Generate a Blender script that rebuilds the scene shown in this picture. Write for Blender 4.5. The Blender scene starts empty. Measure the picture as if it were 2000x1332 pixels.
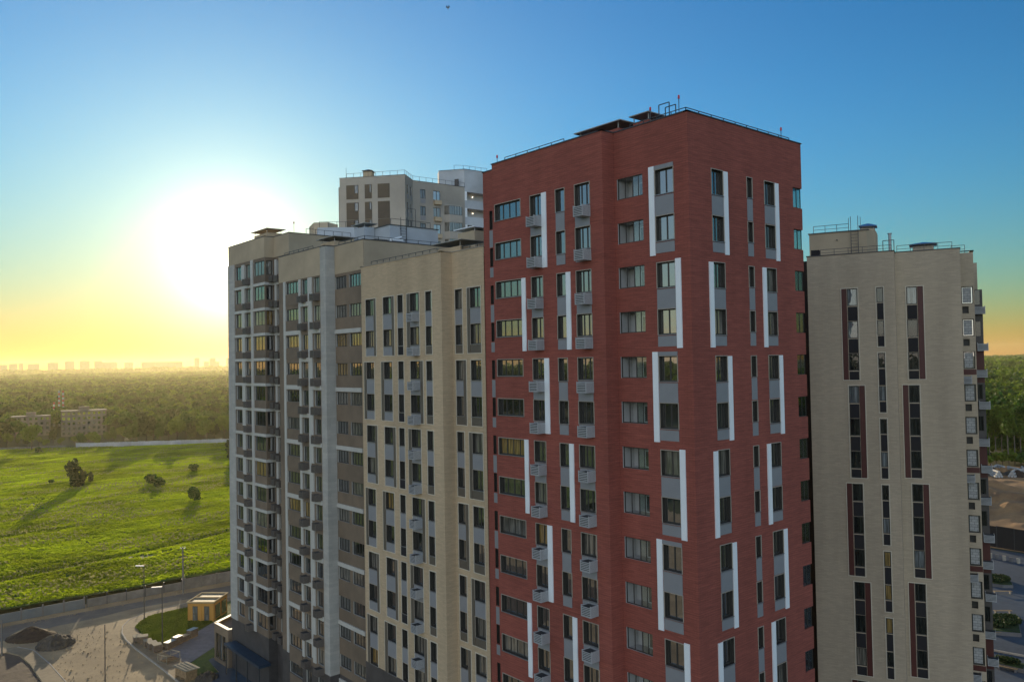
import bpy, math, random
import numpy as np
from mathutils import Vector, Matrix
random.seed(7); rng = np.random.default_rng(7)
SC = bpy.context.scene; COL = SC.collection
H = 38.5                     # eye level of the drone above the ground; building levels below are written relative to it
# ------------------------------------------------------------------ camera
cam = bpy.data.cameras.new('camera'); co = bpy.data.objects.new('camera', cam); COL.objects.link(co)
yaw, pitch, roll = math.radians(40.2095), math.radians(1.450), math.radians(-1.0432)
fw = Vector((math.sin(yaw)*math.cos(pitch), math.cos(yaw)*math.cos(pitch), math.sin(pitch)))
rt = Vector((math.cos(yaw), -math.sin(yaw), 0)); up = rt.cross(fw)
rt2 = rt*math.cos(roll) + up*math.sin(roll); up2 = rt2.cross(fw)
M = Matrix((rt2, up2, -fw)).transposed().to_4x4(); M.translation = (0, 0, H); co.matrix_world = M
cam.sensor_width = 36; cam.lens = 1596/2000*36; cam.clip_start = .5; cam.clip_end = 30000
SC.camera = co
# ------------------------------------------------------------------ sky, sun, exposure
SUN_YAW, SUN_EL = math.radians(21.23), math.radians(6.6)
S = Vector((math.sin(SUN_YAW)*math.cos(SUN_EL), math.cos(SUN_YAW)*math.cos(SUN_EL), math.sin(SUN_EL)))
w = bpy.data.worlds.new('World'); SC.world = w; w.use_nodes = True
nt = w.node_tree; bg = nt.nodes['Background']; wo = nt.nodes['World Output']
sky = nt.nodes.new('ShaderNodeTexSky'); sky.sky_type = 'NISHITA'; sky.sun_disc = False
sky.sun_elevation = SUN_EL; sky.sun_rotation = SUN_YAW; sky.air_density = 1.0; sky.dust_density = 0.2; sky.ozone_density = 2.2; sky.altitude = 100
def wn(kind, **k):
    n = nt.nodes.new(kind); [setattr(n, a, v) for a, v in k.items()]; return n
def wmath(op, a, b=None):
    n = wn('ShaderNodeMath', operation=op)
    for i, v in enumerate((a, b)):
        if v is None: continue
        if isinstance(v, (int, float)): n.inputs[i].default_value = v
        else: nt.links.new(v, n.inputs[i])
    return n.outputs[0]
def wvec(op, a, b):
    n = wn('ShaderNodeVectorMath', operation=op)
    for i, v in enumerate((a, b)):
        if isinstance(v, (tuple, Vector)): n.inputs[i].default_value = v
        elif isinstance(v, (int, float)): n.inputs[3].default_value = v
        elif op == 'SCALE' and i == 1: nt.links.new(v, n.inputs[3])
        else: nt.links.new(v, n.inputs[i])
    return n.outputs['Value'] if op == 'DOT_PRODUCT' else n.outputs[0]
EXPO = 1.0
# the clear sky with its range compressed, plus the aureole of thin haze round the sun and an added, unseen low glow behind the camera that fills the shaded facades
gm = wn('ShaderNodeGamma'); gm.inputs[1].default_value = 1.7; nt.links.new(sky.outputs[0], gm.inputs[0])
base = wvec('SCALE', gm.outputs[0], .065); lum = wvec('DOT_PRODUCT', base, (.2, .7, .1))
base = wvec('SCALE', base, wmath('DIVIDE', 1.0, wmath('ADD', wmath('MULTIPLY', lum, 1.5), 1.0))); zb_ = wn('ShaderNodeSeparateXYZ'); tcb = wn('ShaderNodeTexCoord'); nt.links.new(tcb.outputs['Generated'], zb_.inputs[0])
lw_ = wmath('EXPONENT', wmath('DIVIDE', wmath('MAXIMUM', zb_.outputs[2], 0.0), -.15))
base = wvec('MULTIPLY', base, wvec('ADD', (.66, 1.52, 1.72), wvec('SCALE', (.50, -.62, -.85), lw_)))
tcw = wn('ShaderNodeTexCoord'); dirv = tcw.outputs['Generated']
th = wmath('MULTIPLY', wmath('ARCCOSINE', wmath('MINIMUM', wvec('DOT_PRODUCT', dirv, tuple(S)), .99999)), 180/math.pi)
zs_ = wn('ShaderNodeSeparateXYZ'); nt.links.new(dirv, zs_.inputs[0]); low = wmath('EXPONENT', wmath('DIVIDE', wmath('MAXIMUM', zs_.outputs[2], 0.0), -.05))
lc = wn('ShaderNodeCombineXYZ'); lc.inputs[0].default_value = 1; nt.links.new(wmath('SUBTRACT', .86, wmath('MULTIPLY', low, .16)), lc.inputs[1]); nt.links.new(wmath('SUBTRACT', .62, wmath('MULTIPLY', low, .44)), lc.inputs[2])
g1 = wvec('SCALE', lc.outputs[0], wmath('MULTIPLY', wmath('EXPONENT', wmath('DIVIDE', th, -9.0)), .66))
g2 = wvec('SCALE', (1, .88, .6), wmath('MULTIPLY', wmath('EXPONENT', wmath('DIVIDE', th, -1.9)), 4.2))
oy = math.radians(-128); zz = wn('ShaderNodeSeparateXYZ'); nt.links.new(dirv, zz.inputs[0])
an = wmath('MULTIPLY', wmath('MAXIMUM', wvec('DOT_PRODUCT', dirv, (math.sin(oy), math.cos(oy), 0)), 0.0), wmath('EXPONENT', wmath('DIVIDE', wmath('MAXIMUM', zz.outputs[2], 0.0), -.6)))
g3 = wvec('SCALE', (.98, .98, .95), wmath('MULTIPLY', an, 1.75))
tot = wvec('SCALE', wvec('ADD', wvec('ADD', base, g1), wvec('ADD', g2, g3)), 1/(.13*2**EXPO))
bg.inputs['Strength'].default_value = 0.13
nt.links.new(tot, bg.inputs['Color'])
sun = bpy.data.lights.new('sun', 'SUN'); so = bpy.data.objects.new('sun', sun); COL.objects.link(so)
sun.energy = 3.2; sun.angle = math.radians(.5); sun.color = (1, .80, .52)
so.rotation_euler = (-S).to_track_quat('-Z', 'Y').to_euler(); so.location = (0, 0, 150)
SC.view_settings.view_transform = 'Standard'; SC.view_settings.look = 'None'
SC.view_settings.exposure = EXPO; SC.view_settings.gamma = 1
SC.cycles.use_denoising = True; SC.cycles.volume_bounces = 0; SC.cycles.max_bounces = 6
SC.cycles.transparent_max_bounces = 12; SC.cycles.sample_clamp_indirect = 6

# ------------------------------------------------------------------ materials
MATS = {}
def mat(name, col, rough=.8, var=.12, scale=1.5, stretch=(1, 1, 1), metal=0, col2=None, bump=0, brick=None, trans=0, ior=1.5, coarse=0):
    """col/col2 mixed by object-space noise; brick=(w,h,mortar colour factor) lays courses along the wall"""
    m = bpy.data.materials.new(name); m.use_nodes = True; t = m.node_tree; p = t.nodes['Principled BSDF']; streak = brick is not None
    N, Lk = t.nodes.new, t.links.new
    tc = N('ShaderNodeTexCoord'); mp = N('ShaderNodeMapping'); mp.inputs['Scale'].default_value = stretch
    Lk(tc.outputs['Object'], mp.inputs[0])
    no = N('ShaderNodeTexNoise'); no.inputs['Scale'].default_value = scale; no.inputs['Detail'].default_value = 6; no.inputs['Roughness'].default_value = .65
    Lk(mp.outputs[0], no.inputs['Vector'])
    rp = N('ShaderNodeValToRGB'); c2 = col2 if col2 else tuple(c*(1-2*var) for c in col); c1 = col if col2 else tuple(min(1, c*(1+var)) for c in col)
    rp.color_ramp.elements[0].color = (*c2, 1); rp.color_ramp.elements[1].color = (*c1, 1)
    rp.color_ramp.elements[0].position = .3; rp.color_ramp.elements[1].position = .7
    Lk(no.outputs[0], rp.inputs[0]); out = rp.outputs[0]
    if coarse:
        n2 = N('ShaderNodeTexNoise'); n2.inputs['Scale'].default_value = coarse; n2.inputs['Detail'].default_value = 4
        m2 = N('ShaderNodeMapping'); m2.inputs['Scale'].default_value = (4, 4, .6) if streak else (1, 1, 1); Lk(tc.outputs['Object'], m2.inputs[0]); Lk(m2.outputs[0], n2.inputs['Vector'])
        mx = N('ShaderNodeMix'); mx.data_type = 'RGBA'; mx.blend_type = 'MULTIPLY'; mx.inputs[0].default_value = 1
        r2 = N('ShaderNodeMapRange'); r2.inputs[1].default_value = .3; r2.inputs[2].default_value = .7; r2.inputs[3].default_value = .86 if streak else .5 if trans else .72; r2.inputs[4].default_value = 1.07 if streak else 1.25 if trans else 1.15
        Lk(n2.outputs[0], r2.inputs[0]); Lk(out, mx.inputs[6]); Lk(r2.outputs[0], mx.inputs[7]); out = mx.outputs[2]
    if brick:
        sx = N('ShaderNodeSeparateXYZ'); Lk(tc.outputs['Object'], sx.inputs[0])
        ad = N('ShaderNodeMath'); Lk(sx.outputs[0], ad.inputs[0]); Lk(sx.outputs[1], ad.inputs[1])
        cb = N('ShaderNodeCombineXYZ'); Lk(ad.outputs[0], cb.inputs[0]); Lk(sx.outputs[2], cb.inputs[1])
        bt = N('ShaderNodeTexBrick'); bt.inputs['Scale'].default_value = 1; bt.inputs['Brick Width'].default_value = brick[0]
        bt.inputs['Row Height'].default_value = brick[1]; bt.inputs['Mortar Size'].default_value = brick[3] if len(brick) > 3 else .012
        bt.inputs['Color1'].default_value = (1.07, 1.06, 1.05, 1); bt.inputs['Color2'].default_value = (.91, .91, .92, 1)
        bt.inputs['Mortar'].default_value = (brick[2],)*3 + (1,)
        Lk(cb.outputs[0], bt.inputs['Vector'])
        mx = N('ShaderNodeMix'); mx.data_type = 'RGBA'; mx.blend_type = 'MULTIPLY'; mx.inputs[0].default_value = 1
        Lk(out, mx.inputs[6]); Lk(bt.outputs[0], mx.inputs[7]); out = mx.outputs[2]
    Lk(out, p.inputs['Base Color'])
    p.inputs['Roughness'].default_value = rough; p.inputs['Metallic'].default_value = metal; p.inputs['IOR'].default_value = ior
    if bump:
        b = N('ShaderNodeBump'); b.inputs['Strength'].default_value = bump; b.inputs['Distance'].default_value = .2
        Lk(no.outputs[0], b.inputs['Height']); Lk(b.outputs[0], p.inputs['Normal'])
    if trans:
        tr = N('ShaderNodeBsdfTranslucent'); Lk(out, tr.inputs[0]); ms = N('ShaderNodeMixShader'); ms.inputs[0].default_value = trans
        Lk(p.outputs[0], ms.inputs[1]); Lk(tr.outputs[0], ms.inputs[2]); Lk(ms.outputs[0], t.nodes['Material Output'].inputs[0])
    MATS[name] = m; return m

def glass(name, inner, refl=2.4, rough=.015, stripes=True):
    """double glazing over a dim room: the room tone (curtain folds) below a mirror-smooth, slightly wavy coat"""
    m = bpy.data.materials.new(name); m.use_nodes = True; t = m.node_tree; p = t.nodes['Principled BSDF']; N, Lk = t.nodes.new, t.links.new
    tc = N('ShaderNodeTexCoord'); oi = N('ShaderNodeObjectInfo')
    ad = N('ShaderNodeVectorMath'); Lk(tc.outputs['Object'], ad.inputs[0])
    cb = N('ShaderNodeCombineXYZ'); ml = N('ShaderNodeMath'); ml.operation = 'MULTIPLY'; ml.inputs[1].default_value = 90
    Lk(oi.outputs['Random'], ml.inputs[0]); Lk(ml.outputs[0], cb.inputs[0]); Lk(ml.outputs[0], cb.inputs[2]); Lk(cb.outputs[0], ad.inputs[1])
    mp = N('ShaderNodeMapping'); mp.inputs['Scale'].default_value = (5, 1, .35); Lk(ad.outputs[0], mp.inputs[0])
    no = N('ShaderNodeTexNoise'); no.inputs['Scale'].default_value = 1.3; no.inputs['Detail'].default_value = 3; Lk(mp.outputs[0], no.inputs['Vector'])
    rp = N('ShaderNodeValToRGB'); rp.color_ramp.elements[0].position = .42; rp.color_ramp.elements[1].position = .68
    rp.color_ramp.elements[0].color = (*(c*.35 for c in inner), 1); rp.color_ramp.elements[1].color = (*inner, 1)
    Lk(no.outputs[0], rp.inputs[0]); Lk(rp.outputs[0], p.inputs['Base Color'])
    p.inputs['Roughness'].default_value = rough; p.inputs['IOR'].default_value = refl
    n2 = N('ShaderNodeTexNoise'); n2.inputs['Scale'].default_value = .9; Lk(ad.outputs[0], n2.inputs['Vector'])
    b = N('ShaderNodeBump'); b.inputs['Strength'].default_value = .03; b.inputs['Distance'].default_value = .15
    Lk(n2.outputs[0], b.inputs['Height']); Lk(b.outputs[0], p.inputs['Normal'])
    MATS[name] = m; return m

mat('red_brick', (.33, .092, .066), .85, .14, 2.2, (.3, .3, 5), brick=(.5, .14, .84, .02), coarse=.12)
mat('cream_brick', (.56, .43, .28), .85, .05, 2.0, (.3, .3, 5), brick=(.5, .14, .95, .02), coarse=.12)
mat('beige_brick', (.47, .385, .28), .85, .05, 2.0, (.3, .3, 5), brick=(.5, .14, .93, .02), coarse=.12)
mat('brown_grey_cladding', (.22, .165, .115), .7, .08, .8, coarse=.15)
mat('pale_render', (.47, .46, .42), .8, .05, .5, coarse=.1, brick=(1.2, .3, .9))
mat('grey_beige_render', (.52, .42, .29), .85, .05, .6, coarse=.1)
mat('dark_plinth', (.085, .075, .07), .6, .15, .7)
mat('rear_render', (.45, .42, .37), .85, .05, .5, coarse=.08)
mat('rear_white_render', (.50, .54, .58), .85, .05, .5, coarse=.1)
mat('brown_panel', (.095, .072, .048), .6, .08, 1.2)
mat('white_metal', (.88, .92, .95), .4, .03, .6)
mat('pale_panel', (.27, .275, .29), .5, .05, .6)
mat('mid_panel', (.30, .30, .31), .5, .06, .6)
mat('dark_panel', (.024, .022, .024), .95, .1, .8)
mat('dark_red_panel', (.08, .016, .012), .5, .1, .8)
mat('olive_brown_panel', (.13, .11, .085), .5, .08, .8)
mat('trim_light', (.66, .60, .48), .6, .04, 1)
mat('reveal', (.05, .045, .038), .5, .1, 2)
mat('frame_dark', (.05, .046, .04), .45, .1, 2)
mat('grey_white_metal', (.54, .53, .49), .5, .05, .6)
mat('frame_white', (.72, .73, .74), .5, .05, 2)
mat('casing', (.38, .33, .27), .6, .05, 2)
mat('loggia_plaster', (.46, .45, .44), .9, .06, 1)
mat('basket_metal', (.42, .43, .44), .5, .05, 2)
mat('basket_brown', (.16, .135, .115), .5, .08, 2)
mat('basket_inside', (.05, .05, .05), .7, .1, 2)
mat('steel_dark', (.07, .072, .075), .45, .1, 3, metal=.3)
mat('steel_grey', (.30, .31, .32), .4, .1, 3, metal=.6)
mat('coping', (.06, .063, .07), .5, .1, 2)
mat('roof_felt', (.12, .115, .11), .9, .2, .6)
mat('cap_sheet', (.42, .40, .36), .5, .1, 1, metal=.2)
mat('blue_sheet', (.05, .16, .38), .4, .1, 1)
mat('beacon_red', (.6, .02, .03), .3, .05, 2)
mat('block_infill', (.42, .42, .41), .9, .08, 3, brick=(.45, .24, .5, .02))
mat('blue_canopy', (.03, .05, .08), .4, .1, 1)
glass('glass', (.035, .036, .034), 4.2); glass('glass_dim', (.03, .032, .03), 1.6); glass('glass_curtain', (.26, .24, .20)); glass('glass_warm', (.42, .27, .09)); glass('glass_pale', (.22, .24, .25), 1.8)
def clear_glass():
    m = bpy.data.materials.new('clear_glass'); m.use_nodes = True; t = m.node_tree; t.nodes.remove(t.nodes['Principled BSDF'])
    a = t.nodes.new('ShaderNodeBsdfTransparent'); a.inputs[0].default_value = (.82, .88, .86, 1)
    g = t.nodes.new('ShaderNodeBsdfGlossy'); g.inputs['Roughness'].default_value = .02
    ms = t.nodes.new('ShaderNodeMixShader'); ms.inputs[0].default_value = .16; t.links.new(a.outputs[0], ms.inputs[1]); t.links.new(g.outputs[0], ms.inputs[2])
    t.links.new(ms.outputs[0], t.nodes['Material Output'].inputs[0]); MATS['clear_glass'] = m
clear_glass()
def lamp_mat():
    m = bpy.data.materials.new('lit_lamp'); m.use_nodes = True; p = m.node_tree.nodes['Principled BSDF']
    p.inputs['Emission Color'].default_value = (1, .85, .6, 1); p.inputs['Emission Strength'].default_value = 4; MATS['lit_lamp'] = m
lamp_mat()

# ------------------------------------------------------------------ object helpers
def tag(o, label=None, cat=None, group=None, kind=None):
    if label: o['label'] = label
    if cat: o['category'] = cat
    if group: o['group'] = group
    if kind: o['kind'] = kind
    return o
def empty(name, loc, rz=0):
    o = bpy.data.objects.new(name, None); COL.objects.link(o); o.location = loc; o.rotation_euler = (0, 0, rz); o.empty_display_size = .3; return o
def link(name, me, parent=None, loc=None, rz=0):
    o = bpy.data.objects.new(name, me); COL.objects.link(o)
    if parent is not None:
        o.parent = parent
    if loc is not None: o.location = loc
    o.rotation_euler = (0, 0, rz)
    return o
class MB:
    def __init__(s): s.v = []; s.f = []; s.m = []
    def quad(s, a, b, c, d, m=0):
        n = len(s.v); s.v += [tuple(a), tuple(b), tuple(c), tuple(d)]; s.f.append((n, n+1, n+2, n+3)); s.m.append(m)
    def poly(s, pts, m=0):
        n = len(s.v); s.v += [tuple(p) for p in pts]; s.f.append(tuple(range(n, n+len(pts)))); s.m.append(m)
    def box(s, x0, x1, y0, y1, z0, z1, m=0):
        n = len(s.v)
        s.v += [(x0, y0, z0), (x1, y0, z0), (x1, y1, z0), (x0, y1, z0), (x0, y0, z1), (x1, y0, z1), (x1, y1, z1), (x0, y1, z1)]
        for q in ((0, 3, 2, 1), (4, 5, 6, 7), (0, 1, 5, 4), (1, 2, 6, 5), (2, 3, 7, 6), (3, 0, 4, 7)):
            s.f.append(tuple(n+i for i in q)); s.m.append(m)
    def prism(s, pts, z0, z1, m=0, mt=None):
        n = len(pts); b = len(s.v)
        s.v += [(p[0], p[1], z0) for p in pts] + [(p[0], p[1], z1) for p in pts]
        for i in range(n):
            j = (i+1) % n; s.f.append((b+i, b+j, b+n+j, b+n+i)); s.m.append(m)
        s.f.append(tuple(b+n+i for i in range(n))); s.m.append(m if mt is None else mt)
        s.f.append(tuple(b+i for i in reversed(range(n)))); s.m.append(m)
    def bar(s, a, b, r=.03, m=0, sides=4, r2=None):
        a, b = Vector(a), Vector(b); d = (b-a)
        if d.length < 1e-6: return
        d.normalize(); q = Vector((0, 0, 1)) if abs(d.z) < .9 else Vector((1, 0, 0)); u = d.cross(q).normalized(); v = d.cross(u)
        r2 = r if r2 is None else r2; n = len(s.v); ph = math.pi/sides
        for c, rr in ((a, r), (b, r2)):
            for k in range(sides):
                t = ph + 2*math.pi*k/sides; s.v.append(tuple(c + (u*math.cos(t)+v*math.sin(t))*rr))
        for k in range(sides):
            l = (k+1) % sides; s.f.append((n+k, n+l, n+sides+l, n+sides+k)); s.m.append(m)
        s.f.append(tuple(n+k for k in reversed(range(sides)))); s.m.append(m)
        s.f.append(tuple(n+sides+k for k in range(sides))); s.m.append(m)
    def mesh(s, name, mats):
        me = bpy.data.meshes.new(name); me.from_pydata(s.v, [], s.f)
        for k in mats: me.materials.append(MATS[k])
        me.polygons.foreach_set('material_index', s.m); me.update(); return me
    def build(s, name, mats, parent=None, loc=None, rz=0):
        return link(name, s.mesh(name, mats if isinstance(mats, (list, tuple)) else [mats]), parent, loc, rz)

class Building:
    """an Empty at the base, identity or turned; everything inside is in its local frame with z = level relative to the eye"""
    def __init__(s, name, label, cat, origin=(0, 0), rz=0, group=None):
        s.e = empty(name, (origin[0], origin[1], 0), rz); tag(s.e, label, cat, group)
        s.wall = MB(); s.facs = []
    def finish(s, mats):
        for f in s.facs: f.emit(s.wall)
        s.wall.build('wall', mats, s.e)
    def part(s, name, mb, mats, loc=None, rz=0): return mb.build(name, mats, s.e, loc, rz)

class Facade:
    """vertical wall from p to q (outside on its right), with openings cut and lined"""
    def __init__(s, B, p, q, z0, z1, m=0, mfn=None, holes_m=1):
        s.B = B; s.p = Vector((*p, 0)); d = Vector((q[0]-p[0], q[1]-p[1], 0)); s.L = d.length; s.u = d.normalized()
        s.inw = Vector((-s.u.y, s.u.x, 0)); s.rz = math.atan2(s.u.y, s.u.x); s.z0, s.z1 = z0, z1; s.m = m; s.mfn = mfn; s.holes = []; s.hm = holes_m; B.facs.append(s)
    def P(s, u, w, z): v = s.p + s.u*u + s.inw*w; return (v.x, v.y, z + H)
    def U(s, c):      # coordinate along the wall from a world x or y
        return (s.p.y - c) if abs(s.u.y) > .9 else (c - s.p.x)
    def hole(s, u0, u1, z0, z1, depth=.3, back=None, inner=None):
        if u1 > u0 and z1 > z0: s.holes.append((u0, u1, z0, z1, depth, back, inner))
    def emit(s, mb):
        us = sorted({0.0, s.L, *[round(h[i], 4) for h in s.holes for i in (0, 1)]}); zs = sorted({s.z0, s.z1, *[round(h[i], 4) for h in s.holes for i in (2, 3)], *([s.mfn[0]] if s.mfn else [])})
        for i in range(len(us)-1):
            run = None
            for j in range(len(zs)-1):
                uc, zc = (us[i]+us[i+1])/2, (zs[j]+zs[j+1])/2
                if any(h[0] < uc < h[1] and h[2] < zc < h[3] for h in s.holes): continue
                mm = s.m if not s.mfn or zc > s.mfn[0] else s.mfn[1]
                mb.quad(s.P(us[i], 0, zs[j]), s.P(us[i+1], 0, zs[j]), s.P(us[i+1], 0, zs[j+1]), s.P(us[i], 0, zs[j+1]), mm)
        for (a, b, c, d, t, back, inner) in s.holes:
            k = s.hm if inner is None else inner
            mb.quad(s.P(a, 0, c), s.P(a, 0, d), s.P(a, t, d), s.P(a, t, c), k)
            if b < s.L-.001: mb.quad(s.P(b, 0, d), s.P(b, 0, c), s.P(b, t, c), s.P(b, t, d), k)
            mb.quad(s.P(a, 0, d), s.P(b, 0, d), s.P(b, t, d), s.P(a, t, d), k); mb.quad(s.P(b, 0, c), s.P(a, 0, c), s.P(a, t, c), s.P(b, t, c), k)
            if back is not None: mb.quad(s.P(a, t, c), s.P(b, t, c), s.P(b, t, d), s.P(a, t, d), back)

def outline(F, u0, u1, z0, z1, m='trim_light', t=.055, out=.055):
    b = MB(); b.box(u0-t, u0, -out, -.002, z0-t, z1+t); b.box(u1, u1+t, -out, -.002, z0-t, z1+t); b.box(u0, u1, -out, -.002, z1, z1+t); b.box(u0, u1, -out, -.002, z0-t, z0)
    return b.build('edge_trim', m, F.B.e, F.P(0, 0, 0), F.rz)
WIN = {}
def win_mesh(w, h, n, framem, casing):
    key = (round(w, 2), round(h, 2), n, framem, casing)
    if key in WIN: return WIN[key]
    f = MB(); t = .07
    f.box(0, t, 0, .08, 0, h); f.box(w-t, w, 0, .08, 0, h); f.box(t, w-t, 0, .08, 0, t); f.box(t, w-t, 0, .08, h-t, h)
    for i in range(1, n):
        x = w*i/n; f.box(x-.045, x+.045, .002, .078, t, h-t)
    if casing:
        c = .05; y0, y1 = -casing-.035, -casing+.02
        f.box(-c, 0, y0, y1, -c, h+c, 1); f.box(w, w+c, y0, y1, -c, h+c, 1); f.box(0, w, y0, y1, h, h+c, 1)
        f.box(-.02, w+.02, y0-.04, -.005, -.05, -.002, 2)
    p = MB(); p.box(t*.5, w-t*.5, .035, .05, t*.5, h-t*.5)
    WIN[key] = (f.mesh('window', [framem, 'casing', 'steel_grey']), {})
    WIN[key][1]['mb'] = p
    return WIN[key]
def window(F, u, z, w, h, n=2, gl='glass', name='window', depth=.3, framem='frame_dark', casing=True, hole=True):
    if hole: F.hole(u, u+w, z, z+h, depth)
    fm, d = win_mesh(w, h, n, framem, (depth-.09) if casing else 0)
    if gl not in d: d[gl] = d['mb'].mesh('pane', [gl])
    o = link(name, fm, F.B.e, F.P(u, depth-.09, z), F.rz)
    link('pane', d[gl], o)
    return o
PANEL = {}
def panel(F, u0, u1, z0, z1, m, name, out=.03, t=None, base=0):
    """a flat sheet fixed on the wall"""
    w, h = u1-u0, z1-z0; key = (round(w, 2), round(h, 2), m, out, name)
    if key not in PANEL:
        b = MB(); b.box(0, w, -out, -.002, 0, h); PANEL[key] = b.mesh(name, [m])
    return link(name, PANEL[key], F.B.e, F.P(u0, base, z0), F.rz)
BASK = {}
def basket(F, uright, ztop, m='basket_metal', w=.9, d=.78, h=.78, name='ac_basket'):
    if m not in BASK:
        b = MB()
        b.box(0, w, -d, 0, -.0, .03, 0)                                   # tray
        for x in (0, w-.04):
            for y in (-d, -.04): b.box(x, x+.04, y, y+.04, .03, h)
        k = 6
        for i in range(k):                                                # front slats
            z = .05 + (h-.1)*i/k; b.box(.04, w-.04, -d, -d+.025, z, z+(h-.1)/k*.5)
        for i in range(k*2):                                              # perforated side cheeks
            z = .04 + (h-.06)*i/(k*2); b.box(w-.02, w-.004, -d+.04, -.04, z, z+(h-.06)/(k*2)*.8); b.box(.004, .02, -d+.04, -.04, z, z+(h-.06)/(k*2)*.8)
        b.box(.03, w-.03, -d+.05, -.06, .035, h*.86, 1)                    # the unit inside
        BASK[m] = b.mesh(name, [m, 'basket_inside'])
    return link(name, BASK[m], F.B.e, F.P(uright-w, 0, ztop-h), F.rz)
def W(k): return 12.19 - 3*k
def railing(B, pts, z, h=.75, post=1.2, r=.03, mid=False, name='roof_railing', z0=None):
    b = MB(); z0 = z if z0 is None else z0
    for a, c in zip(pts[:-1], pts[1:]):
        L = math.hypot(c[0]-a[0], c[1]-a[1]); n = max(1, round(L/post))
        b.bar((a[0], a[1], z+h+H), (c[0], c[1], z+h+H), r)
        if mid: b.bar((a[0], a[1], z+h*.5+H), (c[0], c[1], z+h*.5+H), r*.8)
        for i in range(n+1):
            t = i/n; x, y = a[0]+(c[0]-a[0])*t, a[1]+(c[1]-a[1])*t; b.bar((x, y, z0+H), (x, y, z+h+H), r)
    return b.build(name, 'steel_dark', B.e)
def coping(B, pts, z, closed=False, w=.34, m='coping'):
    b = MB(); P = list(pts) + ([pts[0]] if closed else [])
    for i, (a, c) in enumerate(zip(P[:-1], P[1:])):
        d = Vector((c[0]-a[0], c[1]-a[1])); d.normalize(); n = Vector((-d.y, d.x)); e = .06; hh = .07 + .0025*(i % 2)
        q = [Vector(a)-d*e-n*e, Vector(c)+d*e-n*e, Vector(c)+d*e+n*(w-e), Vector(a)-d*e+n*(w-e)]
        b.prism([(p.x, p.y) for p in q], z+H+.002, z+H+hh)
    return b.build('coping', m, B.e)
def beacon(B, x, y, z, h=1.0):
    b = MB(); b.bar((x, y, z+H), (x, y, z+h-.22+H), .025, 0, 6); b.bar((x, y, z+h-.22+H), (x, y, z+h+H), .075, 1, 8, .06)
    return b.build('beacon_light', ['steel_dark', 'beacon_red'], B.e)
def vent(B, poly, zb, zt, wallm, eave=.45, capz=.55, capm='cap_sheet', rise=.25):
    """a vent shaft: brick box, posts and a shallow hipped sheet cap"""
    c = Vector((sum(p[0] for p in poly)/len(poly), sum(p[1] for p in poly)/len(poly)))
    b = MB(); b.prism(poly, zb+H, zt+H, 0); o = b.build('vent_shaft', [wallm], B.e)
    k = MB()
    for p in poly:
        v = c + (Vector(p)-c)*.93; k.bar((v.x, v.y, zt+H), (v.x, v.y, zt+capz+H), .04)
    ev = []
    for p in poly:
        v = Vector(p)-c; v = c + v*(1+eave/v.length); ev.append(v)
    n = len(ev); base = len(k.v); z1 = zt+capz+H
    k.prism([(v.x, v.y) for v in ev], z1, z1+.06)
    top = (c.x, c.y, z1+rise)
    for i in range(n):
        a, d = ev[i], ev[(i+1) % n]; k.poly([(a.x, a.y, z1+.064), (d.x, d.y, z1+.064), top])
    link('vent_cap', k.mesh('vent_cap', [capm]), o)
    return o
def hframe(B, a, c, z0, z1, r=.035):
    b = MB(); b.bar((a[0], a[1], z0+H), (a[0], a[1], z1+H), r); b.bar((c[0], c[1], z0+H), (c[0], c[1], z1+H), r); b.bar((a[0], a[1], z1+H), (c[0], c[1], z1+H), r)
    return b.build('hatch_handrail', 'steel_dark', B.e)
def ladder(B, a, c, z0, z1, zr, out=(0, -.15)):
    b = MB(); ax, ay = a[0]+out[0], a[1]+out[1]; cx, cy = c[0]+out[0], c[1]+out[1]
    for x, y in ((ax, ay), (cx, cy)): b.bar((x, y, z0+H), (x, y, z1+H), .035)
    n = int((zr-z0)/.3)
    for i in range(n): z = z0+.2+.3*i; b.bar((ax, ay, z+H), (cx, cy, z+H), .02)
    for z in (z0+.4, z0+1.2, zr-.3):
        for (x, y), (x2, y2) in (((ax, ay), a), ((cx, cy), c)): b.bar((x, y, z+H), (x2, y2, z+H), .03)
    return b.build('roof_ladder', 'steel_dark', B.e)
def rnd_glass(pw=.06, pc=.16):
    r = random.random(); return 'glass_warm' if r < pw else 'glass_curtain' if r < pw+pc else 'glass'
def W_(F, yhi): return F.U(yhi)

# ================================================================== THE RED TOWER
R = Building('apartment_tower', 'tall red brick apartment tower with white vertical strips, nearest the camera', 'building')
a0, a1, a2, a3 = (41.15, 52.0), (41.15, 49.4), (40.0, 49.4), (40.0, 37.62)
FK = Facade(R, a0, a1, -H, 15.4); Facade(R, a1, a2, -H, 15.4); FL = Facade(R, a2, a3, -H, 15.4)
Facade(R, a3, (41.15, 37.62), -H, 15.4); FG = Facade(R, (41.15, 37.62), (41.15, 31.4), -H, 15.4)
FR = Facade(R, (41.15, 31.4), (54.35, 31.4), -H, 15.4)
Facade(R, (54.35, 36.0), (54.35, 52), -H, 15.4); Facade(R, (54.35, 52), (41.15, 52), -H, 15.4)
R.wall.prism([(41.5, 31.8), (54.0, 31.8), (54.0, 51.7), (41.5, 51.7)], 14.6+H, 14.9+H, 2)
R.wall.box(40.3, 41.5, 37.9, 49.1, 14.6+H, 14.9+H, 2)
for e in (((53.15, 31.75), (53.15, 36.0)), ((53.15, 36.0), (54.35, 36.0))):           # walls behind the corner loggias
    (x0, y0), (x1, y1) = e; R.wall.quad((x0, y0, 0), (x1, y1, 0), (x1, y1, 12.3+H), (x0, y0, 12.3+H), 3)
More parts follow.
